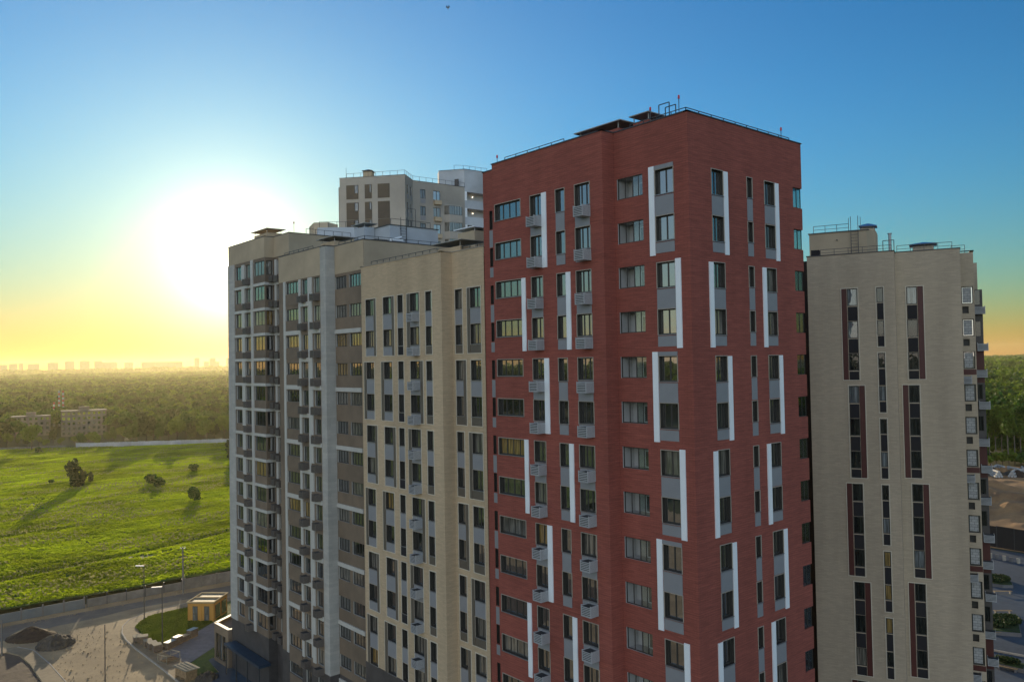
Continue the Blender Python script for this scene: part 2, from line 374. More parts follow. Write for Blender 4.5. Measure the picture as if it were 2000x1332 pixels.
# corner loggias: upright bands of the right face cut away in slots, side parapets built per floor
FE_m = MB()
K = 15
for k in range(K):
    g, odd = divmod(k, 2); t = W(k); ev = g % 2 == 0
    # left face
    u = FL.U
    gl = rnd_glass()
    window(FL, u(49.09), t-1.27, 3.0, 1.25, 4, gl if k > 4 else 'glass', 'ribbon_window')
    window(FL, u(44.95), t-1.52, 1.22, 1.5, 2, rnd_glass() if k > 4 else 'glass')
    window(FL, u(42.22), t-1.62, .90, 1.6, 1, 'glass', 'narrow_window')
    window(FL, u(40.27), t-1.52, 1.42, 1.5, 3, rnd_glass() if k > 4 else 'glass')
    zb = t-3.02 if not odd else t-2.42
    panel(FL, u(44.95), u(43.73), zb+.02, t-1.6, 'pale_panel', 'spandrel_panel')
    panel(FL, u(40.27), u(38.85), zb+.02, t-1.6, 'pale_panel', 'spandrel_panel')
    panel(FL, u(42.22), u(41.32), zb+.02, t-1.7, 'pale_panel', 'narrow_spandrel')
    basket(FL, u(43.70), t-1.62); basket(FL, u(38.80), t-1.62)
    # strip wall left of the face
    u = FK.U; window(FK, u(51.22), t-1.55, .5, 1.5, 1, 'glass', 'narrow_window', casing=False); panel(FK, u(51.22), u(50.72), zb+.02, t-1.62, 'pale_panel', 'narrow_spandrel')
    # recessed face: loggias and the tall window beside the corner
    u = FG.U
    FG.hole(u(37.36), u(35.12), t-1.42, t, 1.15, 3, 3)
    lw = link('loggia_glazing', (lambda b: (b.box(0, 2.24, 0, .06, 0, .06), b.box(0, 2.24, 0, .06, 1.36, 1.42), b.box(0, .06, 0, .06, .06, 1.36), b.box(2.18, 2.24, 0, .06, .06, 1.36), b.box(1.28, 1.33, 0, .06, .06, 1.36), b.box(.62, .66, .005, .055, .06, 1.36), b.box(1.78, 1.82, .005, .055, .06, 1.36)) and b)(MB()).mesh('loggia_glazing', ['frame_dark']), R.e, FG.P(u(37.36), .08, t-1.42), FG.rz)
    pb = MB(); pb.box(1.33, 2.18, .025, .035, .06, 1.36); link('pane', pb.mesh('pane', ['clear_glass']), lw)
    window(FG, u(36.35), t-1.42, .8, 1.15, 2, 'glass_pale', 'balcony_window', 1.16, 'frame_white', False, False)
    window(FG, u(34.05), t-1.62, 1.45, 1.6, 2, rnd_glass() if k > 4 else 'glass')
    panel(FG, u(34.08), u(32.58), zb+.02, t-1.72, 'pale_panel', 'spandrel_panel')
    # right face
    u = FR.U
    window(FR, u(43.5), t-1.65-.05, 1.2, 1.62, 2, rnd_glass(.02, .1)); panel(FR, u(43.48), u(44.72), zb, t-1.78, 'pale_panel', 'spandrel_panel')
    window(FR, u(47.42), t-1.42-.05, .6, 1.36, 1, 'glass', 'narrow_window'); panel(FR, u(47.40), u(48.04), zb, t-1.55, 'pale_panel', 'narrow_spandrel')
    window(FR, u(49.5), t-1.65-.05, 1.2, 1.6, 2, rnd_glass(.02, .1)); panel(FR, u(49.48), u(50.72), zb, t-1.78, 'pale_panel', 'spandrel_panel')
    # corner loggia slot
    FR.hole(u(53.15), u(54.35)+.0, t-1.5, t-.05, .35, None, 0)
    FE_m.box(53.16, 54.35, 31.752, 36.0, t-3.0+H, t-1.5+H)
    cg = MB(); zz = t-1.5
    for x in (53.2, 53.75, 54.28): cg.box(x, x+.05, 31.5, 31.55, zz+H, zz+1.45+H)
    for y in (32.8, 34.3, 35.9): cg.box(54.28, 54.33, y, y+.05, zz+H, zz+1.45+H)
    for z_ in (zz, zz+1.4): cg.box(53.2, 54.33, 31.5, 31.55, z_+H, z_+.05+H); cg.box(54.28, 54.33, 31.55, 35.95, z_+H, z_+.05+H)
    o = cg.build('corner_loggia_glazing', 'frame_dark', R.e)
    pb = MB(); pb.box(53.25, 54.28, 31.52, 31.53, zz+H, zz+1.45+H); pb.box(54.3, 54.31, 31.55, 35.9, zz+H, zz+1.45+H); pb.build('pane', 'clear_glass', o)
for g in range(8):                                                                     # the white strips jump side at every two floors
    t = W(2*g); z0, z1 = t-5.42, t+.02
    if g % 2 == 0:
        panel(FL, FL.U(43.69), FL.U(43.20), z0, z1, 'white_metal', 'white_strip', .07)
        panel(FG, FG.U(34.56), FG.U(34.12), z0-.1, z1+.25, 'white_metal', 'white_strip', .07)
        panel(FG, FG.U(34.12), FG.U(32.56), t+.02, t+.27, 'pale_panel', 'head_panel', .05)
        panel(FR, FR.U(44.76), FR.U(45.2), z0-.1, z1-.1, 'white_metal', 'white_strip', .07); panel(FR, FR.U(50.76), FR.U(51.2), z0-.1, z1-.1, 'white_metal', 'white_strip', .07)
    else:
        panel(FL, FL.U(46.04), FL.U(45.60), z0, z1, 'white_metal', 'white_strip', .07); panel(FL, FL.U(41.28), FL.U(40.84), z0, z1, 'white_metal', 'white_strip', .07)
        panel(FG, FG.U(32.54), FG.U(32.12), z0-.1, z1+.1, 'white_metal', 'white_strip', .07)
        panel(FR, FR.U(43.0), FR.U(43.44), z0-.1, z1-.1, 'white_metal', 'white_strip', .07); panel(FR, FR.U(49.0), FR.U(49.44), z0-.1, z1-.1, 'white_metal', 'white_strip', .07)
FE_m.box(53.16, 54.35, 31.752, 36.0, 12.14+H, 15.4+H); FE_m.box(53.16, 54.35, 31.752, 36, 0, W(K-1)-3+H)
FE_m.build('corner_parapet', 'red_brick', R.e)
R.finish(['red_brick', 'reveal', 'roof_felt', 'loggia_plaster'])
coping(R, [a0, a1, a2, a3, (41.15, 37.62), (41.15, 31.4), (54.35, 31.4), (54.35, 52), (41.15, 52)], 15.4)
railing(R, [(40.35, 48.2), (40.35, 41.6)], 15.4, .38, 1.35); railing(R, [(41.5, 36.4), (41.5, 31.75), (53.4, 31.75)], 15.4, .38, 1.3)
vent(R, [(42.4, 38.2), (45.2, 38.2), (45.2, 42.2), (42.4, 42.2)], 14.9, 16.15, 'red_brick', .35, .45)
vent(R, [(43.2, 36.2), (45.0, 36.2), (45.0, 37.6), (43.2, 37.6)], 14.9, 16.4, 'red_brick', .3, .45)
for x, y, h in ((41.6, 34.7, 1.15), (41.4, 32.2, 1.25), (52.3, 31.7, .95), (40.2, 48.95, .7)): beacon(R, x, y, 15.4, h)
hframe(R, (41.75, 34.1), (41.75, 33.25), 15.0, 16.55); hframe(R, (42.35, 34.05), (42.35, 33.2), 15.0, 16.5)

# ================================================================== THE CREAM BLOCK
C = Building('apartment_block', 'cream brick apartment block with dark strips between grey panels, left of the red tower', 'building')
pl = (-28.4, 2)
FC = Facade(C, (40, 69.85), (40, 56.45), -H, 9.4); FC.mfn = None
Facade(C, (40, 56.45), (41.1, 56.45), -H, 9.4, 0)
FD = Facade(C, (41.1, 56.45), (41.1, 52.0), -H, 9.4)
Facade(C, (53, 52), (53, 71.2), -H, 9.4); Facade(C, (41.1, 69.85), (40, 69.85), -H, 9.4)
C.wall.prism([(41.3, 52.02), (52.7, 52.02), (52.7, 71.18), (41.3, 71.18)], 8.6+H, 8.9+H, 3); C.wall.box(40.25, 41.3, 56.7, 69.6, 8.6+H, 8.9+H, 3)
for k in range(2, 15):
    g, odd = divmod(k-2, 2); t = W(k); A_ = g % 2 == 1; zb = t-3.0 if not odd else t-2.42; u = FC.U
    if k < 14 or True:
        hm = 'pale_panel'
        window(FC, u(69.0), t-1.57, 1.45, 1.55, 2, rnd_glass(.03)); panel(FC, u(69.0), u(67.55), zb+.02, t-1.64, hm, 'spandrel_panel')
        window(FC, u(65.82), t-1.57, 1.48, 1.55, 3, rnd_glass(.03)); panel(FC, u(65.82), u(64.34), zb+.02, t-1.64, hm, 'spandrel_panel')
        window(FC, u(63.31), t-1.57, .9, 1.6, 1, 'glass', 'narrow_window'); panel(FC, u(63.31), u(62.41), zb+.02, t-1.64, 'dark_panel' if odd else hm, 'narrow_spandrel')
        window(FC, u(61.30), t-1.57, 1.5, 1.6, 3, rnd_glass(.03)); panel(FC, u(61.30), u(59.8), zb+.02, t-1.64, hm, 'spandrel_panel')
        basket(FC, u(59.85), t-1.75)
        window(FC, u(58.82), t-1.67, .93, 1.65, 1, 'glass', 'narrow_window'); panel(FC, u(58.82), u(57.89), zb+.02, t-1.74, 'olive_brown_panel' if odd else hm, 'narrow_spandrel')
        u = FD.U
        window(FD, u(55.98), t-1.67, 1.0, 1.65, 1, rnd_glass(.0), 'narrow_window'); panel(FD, u(55.98), u(54.98), zb+.02, t-1.74, 'olive_brown_panel' if odd else hm, 'narrow_spandrel')
        window(FD, u(53.9), t-1.67, 1.42, 1.65, 2, 'glass_warm' if k == 13 else rnd_glass(.03)); panel(FD, u(53.9), u(52.48), zb+.02, t-1.74, 'olive_brown_panel' if odd else hm, 'spandrel_panel')
for g in range(7):
    t = W(2+2*g); z0, z1 = t-5.42, t+.02; u, v = FC.U, FD.U; d = 'olive_brown_panel'
    o0 = g % 2 == 0
    for a_, c_ in (((69.0, 67.12) if o0 else (69.42, 67.55)), ((65.83, 63.9) if o0 else (66.28, 64.33)), (63.32, 62.4), ((61.78, 59.8) if o0 else (61.3, 59.34)), (58.83, 57.88)): outline(FC, u(a_), u(c_), z0, z1)
    for a_, c_ in (((55.99, 54.97) if o0 else (55.99, 54.55)), ((54.3, 52.47) if o0 else (53.91, 52.47))): outline(FD, v(a_), v(c_), z0, z1)
    if g % 2 == 0:
        for a, b in ((67.5, 67.12), (64.28, 63.9), (61.78, 61.36)): panel(FC, u(a), u(b), z0, z1, d, 'dark_strip', .05)
        panel(FD, v(54.3), v(53.95), z0, z1, d, 'dark_strip', .05)
    else:
        for a, b in ((69.42, 69.05), (66.28, 65.88), (59.74, 59.34)): panel(FC, u(a), u(b), z0, z1, d, 'dark_strip', .05)
        panel(FD, v(54.93), v(54.55), z0, z1, d, 'dark_strip', .05)
b = MB(); b.box(39.93, 39.997, 62.6, 69.82, 0, -28.4+H); C.part('plinth_cladding', b, ['dark_plinth'])
C.finish(['cream_brick', 'reveal', 'dark_plinth', 'roof_felt'])
coping(C, [(41.1, 69.85), (40, 69.85), (40, 56.45), (41.1, 56.45), (41.1, 52.0)], 9.4, m='casing')
railing(C, [(40.3, 68.4), (40.3, 57.4)], 9.4, .42, 1.15); railing(C, [(41.4, 56.2), (41.4, 52.2)], 9.4, .42, 1.1)
vent(C, [(41.3, 55.4), (43.6, 55.4), (43.6, 58.9), (41.3, 58.9)], 8.9, 9.9, 'cream_brick', .5, .45)
b = MB(); b.prism([(46.4, 60), (50, 60), (50, 62.6), (46.4, 62.6)], 8.9+H, 12.3+H); ph = C.part('roof_house', b, ['grey_beige_render'])
b = MB(); b.prism([(46.1, 59.7), (50.2, 59.7), (50.2, 62.9), (46.1, 62.9)], 12.55+H, 12.65+H)
for x, y in ((46.5, 60.1), (49.8, 60.1), (46.5, 62.5)): b.bar((x, y, 12.3+H), (x, y, 12.55+H), .05)
b.build('roof_house_cap', 'white_metal', ph)
hframe(C, (43.9, 53.6), (43.9, 52.6), 8.9, 11.4, .06)

# ================================================================== THE GREY BLOCK (middle)
G = Building('apartment_block', 'grey brown apartment block with stepped white bands and a broad pale corner column', 'building')
FM = Facade(G, (40, 88.5), (40, 78.38), -H, 12.4, 0, (-31.95, 3)); FCOL = Facade(G, (40, 78.38), (40, 77.2), -H, 12.4, 1, (-31.95, 3))
Facade(G, (40, 77.2), (41.1, 77.2), -H, 12.4, 1, (-31.95, 3)); FS = Facade(G, (41.1, 77.2), (41.1, 71.2), -H, 12.4, 0, (-31.95, 3))
Facade(G, (41.1, 71.2), (53, 71.2), 9.0, 12.4, 4); Facade(G, (53, 71.2), (53, 88.5), -H, 12.4, 4)
G.wall.prism([(41.3, 71.4), (52.8, 71.4), (52.8, 88.48), (41.3, 88.48)], 11.6+H, 11.9+H, 5); G.wall.box(40.2, 41.3, 77.4, 88.4, 11.6+H, 11.9+H, 5)
u = FM.U
panel(FM, .02, FM.L, 9.45, 12.38, 'grey_beige_render', 'attic_band', .03); panel(FS, .02, FS.L-.02, 9.45, 12.38, 'grey_beige_render', 'attic_band', .03)
panel(FM, u(87.2), u(86.68), -31.95, 9.45, 'grey_white_metal', 'white_pier', .10)
panel(FM, u(81.15), u(80.8), -31.0, 9.4, 'grey_white_metal', 'white_pier', .08)
for k in range(1, 16):
    t = W(k); up = k % 2 == 0; gl = rnd_glass()
    window(FM, u(86.62), t-1.2, 3.12, 1.3, 4, gl, 'ribbon_window', .2, casing=False)
    panel(FM, u(86.62), u(83.5), t-2.5 if not up else t-2.9, t-1.28, 'mid_panel' if 0 else 'brown_grey_cladding', 'spandrel_panel', .06)
    window(FM, u(82.62), t-1.5, 1.25, 1.62, 2, rnd_glass(), 'window', .22, casing=False)
    window(FM, u(79.85), t-1.5, 1.3, 1.62, 2, rnd_glass(), 'window', .22, casing=False)
    basket(FM, u(78.5), t-1.62, 'basket_brown', name='ac_basket'); basket(FM, u(81.5), t-1.62, 'basket_brown')
    if k < 15:
        panel(FM, u(83.32), u(82.84), t-1.6, t+.2, 'grey_white_metal', 'white_pier', .12); panel(FM, u(80.79), u(80.16), t-1.6, t+.2, 'grey_white_metal', 'white_pier', .12)
        if up: panel(FM, u(83.32), u(80.16), t+.205, t+.66, 'grey_white_metal', 'white_beam', .12)
        elif k > 1:
            panel(FM, u(86.66), u(82.84), t+.205, t+.66, 'grey_white_metal', 'white_beam', .12); panel(FM, u(80.79), u(78.4), t+.205, t+.66, 'grey_white_metal', 'white_beam', .12)
    v = FS.U; gl = rnd_glass(.06, .25)
    window(FS, v(77.1), t-1.32, 2.35, 1.3, 4, gl, 'recessed_window', .22, casing=False); window(FS, v(74.2), t-1.32, 2.35, 1.3, 4, rnd_glass(.06, .35), 'recessed_window', .22, casing=False)
    if k % 2 == 1 and k > 1: panel(FS, v(77.18), v(71.75), t+.05, t+.47, 'grey_white_metal', 'white_beam', .14)
G.finish(['brown_grey_cladding', 'pale_render', 'reveal', 'dark_plinth', 'grey_beige_render', 'roof_felt'])
coping(G, [(40, 88.4), (40, 77.2), (41.1, 77.2), (41.1, 71.2), (53, 71.2), (53, 88.4)], 12.4)
railing(G, [(40.3, 87.5), (40.3, 80.5)], 12.4, .4, 1.2); railing(G, [(41.4, 76.8), (41.4, 71.5), (52.6, 71.5)], 12.4, .45, 1.5)
b = MB(); b.prism([(45.3, 73), (51.4, 73), (51.4, 78.6), (45.3, 78.6)], 11.9+H, 14.5+H); ph = G.part('roof_house', b, ['rear_white_render'])
b = MB(); b.prism([(45.2, 72.9), (51.5, 72.9), (51.5, 78.7), (45.2, 78.7)], 14.5+H, 14.57+H); b.build('roof_edge', 'coping', ph)
b = MB(); b.box(49.0, 49.9, 72.93, 72.996, 12.0+H, 12.7+H); b.build('grille', 'dark_panel', ph)
ladder(G, (46.55, 73), (47.25, 73), 11.95, 15.4, 14.5); railing(G, [(45.6, 73.3), (50.6, 73.3)], 14.55, .7, 1.2)
vent(G, [(44.0, 76.0), (45.25, 76.0), (45.25, 78.2), (44.0, 78.2)], 11.9, 14.6, 'rear_white_render', .4, .35)
vent(G, [(41.3, 77.6), (43.4, 77.6), (43.4, 80.6), (41.3, 80.6)], 11.9, 13.1, 'cream_brick', .6, .4); vent(G, [(43.8, 73.4), (45.0, 73.4), (45.0, 74.6), (43.8, 74.6)], 11.9, 12.6, 'grey_beige_render', .35, .3)
hframe(G, (47.9, 73.6), (48.9, 73.6), 14.5, 16.6, .03)
b = MB()
b.bar((45.55, 72.2, 11.9+H), (45.55, 72.2, 12.75+H), .04); b.box(45.0, 46.3, 72.0, 72.5, 12.7+H, 12.95+H); b.bar((45.2, 72.2, 12.9+H), (46.2, 72.2, 13.2+H), .1, 0, 8)
b.build('roof_fan', 'white_metal', G.e)

# ================================================================== THE TALL END BLOCK
T = Building('apartment_block', 'tall end block with glazed corner bay and white grid, farthest left below the sun', 'building')
pl = (-31.95, 3)
FA = Facade(T, (40.2, 104.1), (40.2, 92.8), -H, 15.4, 0, pl); FB = Facade(T, (40.2, 92.8), (41.3, 92.8), -H, 15.4, 0, pl)
FT = Facade(T, (41.3, 92.8), (41.3, 88.5), -H, 15.4, 0, pl); Facade(T, (41.3, 88.5), (53, 88.5), 11.8, 15.4, 4)
Facade(T, (53, 88.5), (53, 104.1), -H, 15.4, 4); Facade(T, (53, 104.1), (40.2, 104.1), -H, 15.4, 4)
T.wall.prism([(41.5, 88.7), (52.8, 88.7), (52.8, 103.9), (41.5, 103.9)], 14.6+H, 14.9+H, 5); T.wall.box(40.5, 41.5, 93, 103.8, 14.6+H, 14.9+H, 5)
u = FA.U; v = FT.U
panel(FA, .02, FA.L-.02, 12.95, 15.38, 'grey_beige_render', 'attic_band', .03); panel(FB, .0, FB.L, 12.95, 15.38, 'grey_beige_render', 'attic_band', .03); panel(FT, .04, FT.L, 12.95, 15.38, 'grey_beige_render', 'attic_band', .03)
panel(FA, .0, u(102.0), -31.95, 12.95, 'pale_render', 'corner_column', .12); panel(FA, u(96.85), u(96.2), -31.95, 12.95, 'grey_white_metal', 'white_pier', .12)
for k in range(0, 15):
    t = W(k)
    window(FA, u(101.75), t-1.3, 1.9, 1.65, 2, rnd_glass(), 'window', .22, casing=False); window(FA, u(98.7), t-1.3, 1.75, 1.65, 2, rnd_glass(), 'window', .22, casing=False)
    window(FA, u(95.95), t-1.3, 2.95, 1.7, 3, rnd_glass(), 'bay_window', .16, casing=False)
    window(FB, .18, t-1.3, .8, 1.7, 1, rnd_glass(), 'bay_window', .16, casing=False)
    window(FT, v(91.75), t-1.3, 1.7, 1.65, 2, rnd_glass(), 'window', .22, casing=False)
    basket(FA, u(96.95), t-1.42, 'basket_brown'); basket(FT, v(90.2), t-1.55, 'basket_brown'); basket(FT, v(91.7), t-1.42, 'basket_brown')
    if k < 14:
        panel(FA, u(99.68), u(98.8), t-1.5, t+.44, 'grey_white_metal', 'white_pier', .12)
        panel(FT, v(92.35), v(91.85), t-1.5, t+.44, 'grey_white_metal', 'white_pier', .12)
    if k:
        panel(FA, u(101.98), u(96.86), t+.445, t+.78, 'grey_white_metal', 'white_beam', .12); panel(FA, u(96.19), u(92.8)+.12, t+.445, t+.78, 'grey_white_metal', 'white_beam', .12)
        panel(FB, .0, FB.L-.12, t+.445, t+.78, 'grey_white_metal', 'white_beam', .12); panel(FT, .0, v(88.5)-.02, t+.445, t+.78, 'grey_white_metal', 'white_beam', .12)
T.finish(['brown_grey_cladding', 'pale_render', 'reveal', 'dark_plinth', 'grey_beige_render', 'roof_felt'])
coping(T, [(53, 104.1), (40.2, 104.1), (40.2, 92.8), (41.3, 92.8), (41.3, 88.5), (53, 88.5), (53, 104.1)], 15.4)
vent(T, [(40.7, 93.2), (42.6, 93.2), (42.6, 97), (40.7, 97)], 14.9, 16.0, 'cream_brick', .6, .4)
railing(T, [(43.6, 88.8), (49.5, 88.8)], 15.4, .7, 1.3); beacon(T, 42.4, 89.5, 15.4, 1.5)
b = MB(); b.prism([(47.2, 94), (48.5, 92.7), (50.4, 93.7), (51.8, 97.5), (48.3, 97.5)], 14.9+H, 17.9+H); T.part('roof_house', b, ['grey_beige_render'])
b = MB(); b.prism([(46.6, 91.7), (50.2, 88.9), (52.9, 90.4), (52.9, 92.3), (47.2, 93.2)], 14.9+H, 16.9+H); T.part('roof_house', b, ['rear_white_render'])
railing(T, [(46.7, 91.5), (50.2, 89.1), (52.6, 90.5)], 16.9, .7, 1.2)
b = MB(); b.prism([(38.6, 91.9), (40.06, 91.9), (40.06, 102.7), (38.6, 102.7)], -34.85+H, -34.55+H)
for y in (92.3, 95.8, 99.2, 102.4): b.bar((38.8, y, 0), (38.8, y, -34.85+H), .09, 1, 6)
T.part('entrance_canopy', b, ['blue_canopy', 'steel_dark'])

# ================================================================== THE BEIGE TOWER on the right
ang = math.atan2(-.92304, .3847)
Bg = Building('apartment_tower', 'beige brick tower with staggered dark window columns edged in dark red, at the right', 'building', (71.51, 40.98), ang)
F1 = Facade(Bg, (0, 0), (7.5, 0), -H, 9.42); Facade(Bg, (7.5, 0), (7.5, 1.5), -H, 9.42); F2 = Facade(Bg, (7.5, 1.5), (12.8, 1.5), -H, 9.42)
Facade(Bg, (12.8, 1.5), (12.8, 4.5), -H, 9.42); F3 = Facade(Bg, (12.8, 4.5), (13.95, 4.5), -H, 9.3); Facade(Bg, (13.95, 4.5), (13.95, 8), -H, 9.3)
F4 = Facade(Bg, (13.95, 8), (14.75, 8), -H, 6.0, 5); Facade(Bg, (14.75, 8), (14.75, 16), -H, 6.0, 5); Facade(Bg, (14.75, 16), (-3, 16), -H, 9.42)
F0 = Facade(Bg, (-3, 8), (0, 8), -H, 9.9, 4); Facade(Bg, (0, 8), (0, 0), -H, 9.42); Facade(Bg, (-3, 16), (-3, 8), -H, 9.42)
Bg.wall.prism([(.3, .3), (7.2, .3), (7.2, 1.8), (12.5, 1.8), (12.5, 15.8), (.3, 15.8)], 8.7+H, 8.95+H, 2); Bg.wall.prism([(12.5, 4.8), (13.9, 4.8), (13.9, 15.8), (12.5, 15.8)], 8.7+H, 8.95+H, 2)
for k in range(2, 15):
    g, r = divmod(k-2, 3); t = W(k); ev = g % 2 == 0; last = r == 2
    gl = random.choice(['glass', 'glass', 'glass_pale', 'glass_curtain']); uw = 3.45 if ev else 3.38
    for F, a, nm in ((F1, uw, 0), (F2, 8.38 if ev else 8.35, 1)):
        gl = 'glass_pale' if k == 2 else random.choice(['glass_dim']*6 + ['glass_pale', 'glass_curtain', 'glass_warm' if nm else 'glass_dim'])
        a -= 7.5*nm
        window(F, a, t-1.6, .88, 1.6, 1, gl, 'window', .12, casing=False); panel(F, a+.04, a+.86, (t-2.46) if last else t-3.0+.03, t-1.68, 'dark_panel', 'spandrel_panel')
    g2, r2 = divmod(k-2, 2)
    window(F1, 5.94, t-1.38, .58, 1.36, 1, random.choice(['glass_dim', 'glass_pale', 'glass_warm', 'glass_dim', 'glass_dim', 'glass_dim']), 'narrow_window', .12, casing=False); panel(F1, 5.98, 6.50, t-2.45 if r2 else t-2.95, t-1.45, 'dark_panel', 'narrow_spandrel')
    window(F3, .1, t-1.62, .95, 1.6, 1, 'glass', 'bay_window', .3, casing=False)
    b = MB(); b.box(.08, .78, -.012, .03, .12, 1.5); o = b.build('block_infill', 'block_infill', Bg.e, F3.P(.12, .18, t-1.62), F3.rz)
    if last:
        panel(F4, .02, .78, t-3, t+.5, 'dark_red_panel', 'red_band', .03)
        panel(F3, .02, 1.13, t-2.15, t-1.66, 'dark_red_panel', 'red_band', .03); basket(F3, .72, t-2.2, 'basket_metal', w=.9)
    else:
        F3.hole(.15, .66, t-2.5, t-1.86, .35, 1)
    window(F4, .1, t-1.62, .55, 1.5, 1, 'glass_dim', 'bay_window', .1, casing=False); basket(F4, .98 + .16*(k % 2), t-1.7 - .5*(k % 3 == 0), 'basket_metal')
for g in range(7): outline(F1, 5.93, 6.53, W(2+2*g)-5.42, W(2+2*g)+.02)
for g in range(5):
    t = W(2+3*g); z0, z1 = t-8.45, t+.02; e0 = g % 2 == 0
    outline(F1, 2.96 if e0 else 3.36, 4.36 if e0 else 4.76, z0, z1); outline(F2, (8.36 if e0 else 7.85)-7.5, (9.77 if e0 else 9.26)-7.5, z0, z1)
    if g % 2 == 0:
        panel(F1, 2.97, 3.42, z0, z1, 'dark_red_panel', 'red_strip', .045); panel(F2, 9.30-7.5, 9.75-7.5, z0, z1, 'dark_red_panel', 'red_strip', .045)
    else:
        panel(F1, 4.29, 4.74, z0, z1, 'dark_red_panel', 'red_strip', .045); panel(F2, 7.86-7.5, 8.31-7.5, z0, z1, 'dark_red_panel', 'red_strip', .045)
Bg.finish(['beige_brick', 'reveal', 'roof_felt', 'dark_red_panel', 'dark_panel', 'dark_plinth'])
coping(Bg, [(0, 8), (0, 0), (7.5, 0), (7.5, 1.5), (12.8, 1.5), (12.8, 4.5), (13.95, 4.5), (13.95, 8)], 9.42)
b = MB(); b.prism([(-.1, 3), (5.1, 3), (5.85, 4.2), (5.85, 7), (-.1, 7)], 8.95+H, 11.95+H); ph = Bg.part('roof_house', b, ['grey_beige_render'])
b = MB(); b.prism([(-.2, 2.9), (5.2, 2.9), (5.3, 3.05), (5.3, 7), (-.2, 7)], 11.95+H, 12.03+H); b.build('roof_edge', 'coping', ph)
b = MB(); b.bar((2.45, 2.99, 11.2+H), (2.45, 2.8, 11.2+H), .07); b.build('outside_lamp', 'steel_dark', ph)
vent(Bg, [(4.55, 3.4), (5.75, 3.9), (5.75, 5.2), (4.55, 5.2)], 11.9, 12.2, 'grey_beige_render', .3, .18, 'blue_sheet', .4)
ladder(Bg, (3.72, 3), (4.36, 3), 9.0, 13.35, 12.0, (0, -.15)); b = MB()
for x in (3.5, 4.55): b.bar((x, 3.3, 12+H), (x, 3.3, 13.3+H), .03)
Bg.part('ladder_handrail', b, ['steel_dark'])
railing(Bg, [(.3, 3.2), (3.5, 3.2)], 12.0, .72, 1.0, mid=True); railing(Bg, [(1.2, .25), (7.3, .25)], 9.42, .6, 1.3, mid=True)
railing(Bg, [(7.7, 1.75), (12.2, 1.75)], 9.42, .65, 1.2, mid=True); railing(Bg, [(12.2, 4.8), (13.3, 4.8)], 9.3, .75, 1.1, mid=True)
b = MB(); b.box(.35, 1.1, .3, .9, 9.0+H, 10.05+H); Bg.part('roof_cabinet', b, ['dark_panel'])
b = MB(); b.bar((7.15, 1.6, 8.9+H), (7.15, 1.6, 11.2+H), .13, 0, 10); b.bar((7.15, 1.6, 11.2+H), (7.15, 1.6, 11.27+H), .2, 0, 10); Bg.part('flue_pipe', b, ['steel_grey'])
hframe(Bg, (6.55, 1.5), (7.48, 1.5), 8.95, 10.6, .045)
vent(Bg, [(9.0, 2.6), (10.75, 2.6), (10.75, 4.2), (9.0, 4.2)], 8.9, 9.95, 'beige_brick', .38, .16, 'blue_sheet', .32)

# ================================================================== THE FAR TOWER WITH ITS STAIR (behind)
Q = Building('apartment_tower', 'taller pale tower behind the blocks with big brown panels and open stair landings', 'building')
P1, P2, P3, P4 = (67.99, 125.6), (75.5, 116.68), (79.03, 119.64), (89.72, 118.78)
FQ = Facade(Q, P1, P2, -H, 32); FQs = Facade(Q, P2, P3, -H, 32); FQw = Facade(Q, P3, P4, -H, 32)
d = Vector((P4[0]-P3[0], P4[1]-P3[1])).normalized(); P5 = (P4[0]+d.x*5.2, P4[1]+d.y*5.2); FQt = Facade(Q, P4, P5, -H, 35.3, 1)
P6, P7, P8 = (P5[0]+2, P5[1]+22), (P1[0]+14, P1[1]+18), (P1[0]-.3, P1[1]+1.0)
Facade(Q, P5, P6, -H, 32, 1); Facade(Q, P6, P7, -H, 32, 1); Facade(Q, P7, P1, -H, 32)
Q.wall.prism([(P1[0]+.4, P1[1]+.6), (P2[0], P2[1]+.8), (P3[0], P3[1]+.5), (P4[0]-.2, P4[1]+.4), (P6[0]-1, P6[1]-1), (P7[0], P7[1]-1)], 31.3+H, 31.5+H, 2)
L0 = FQ.L
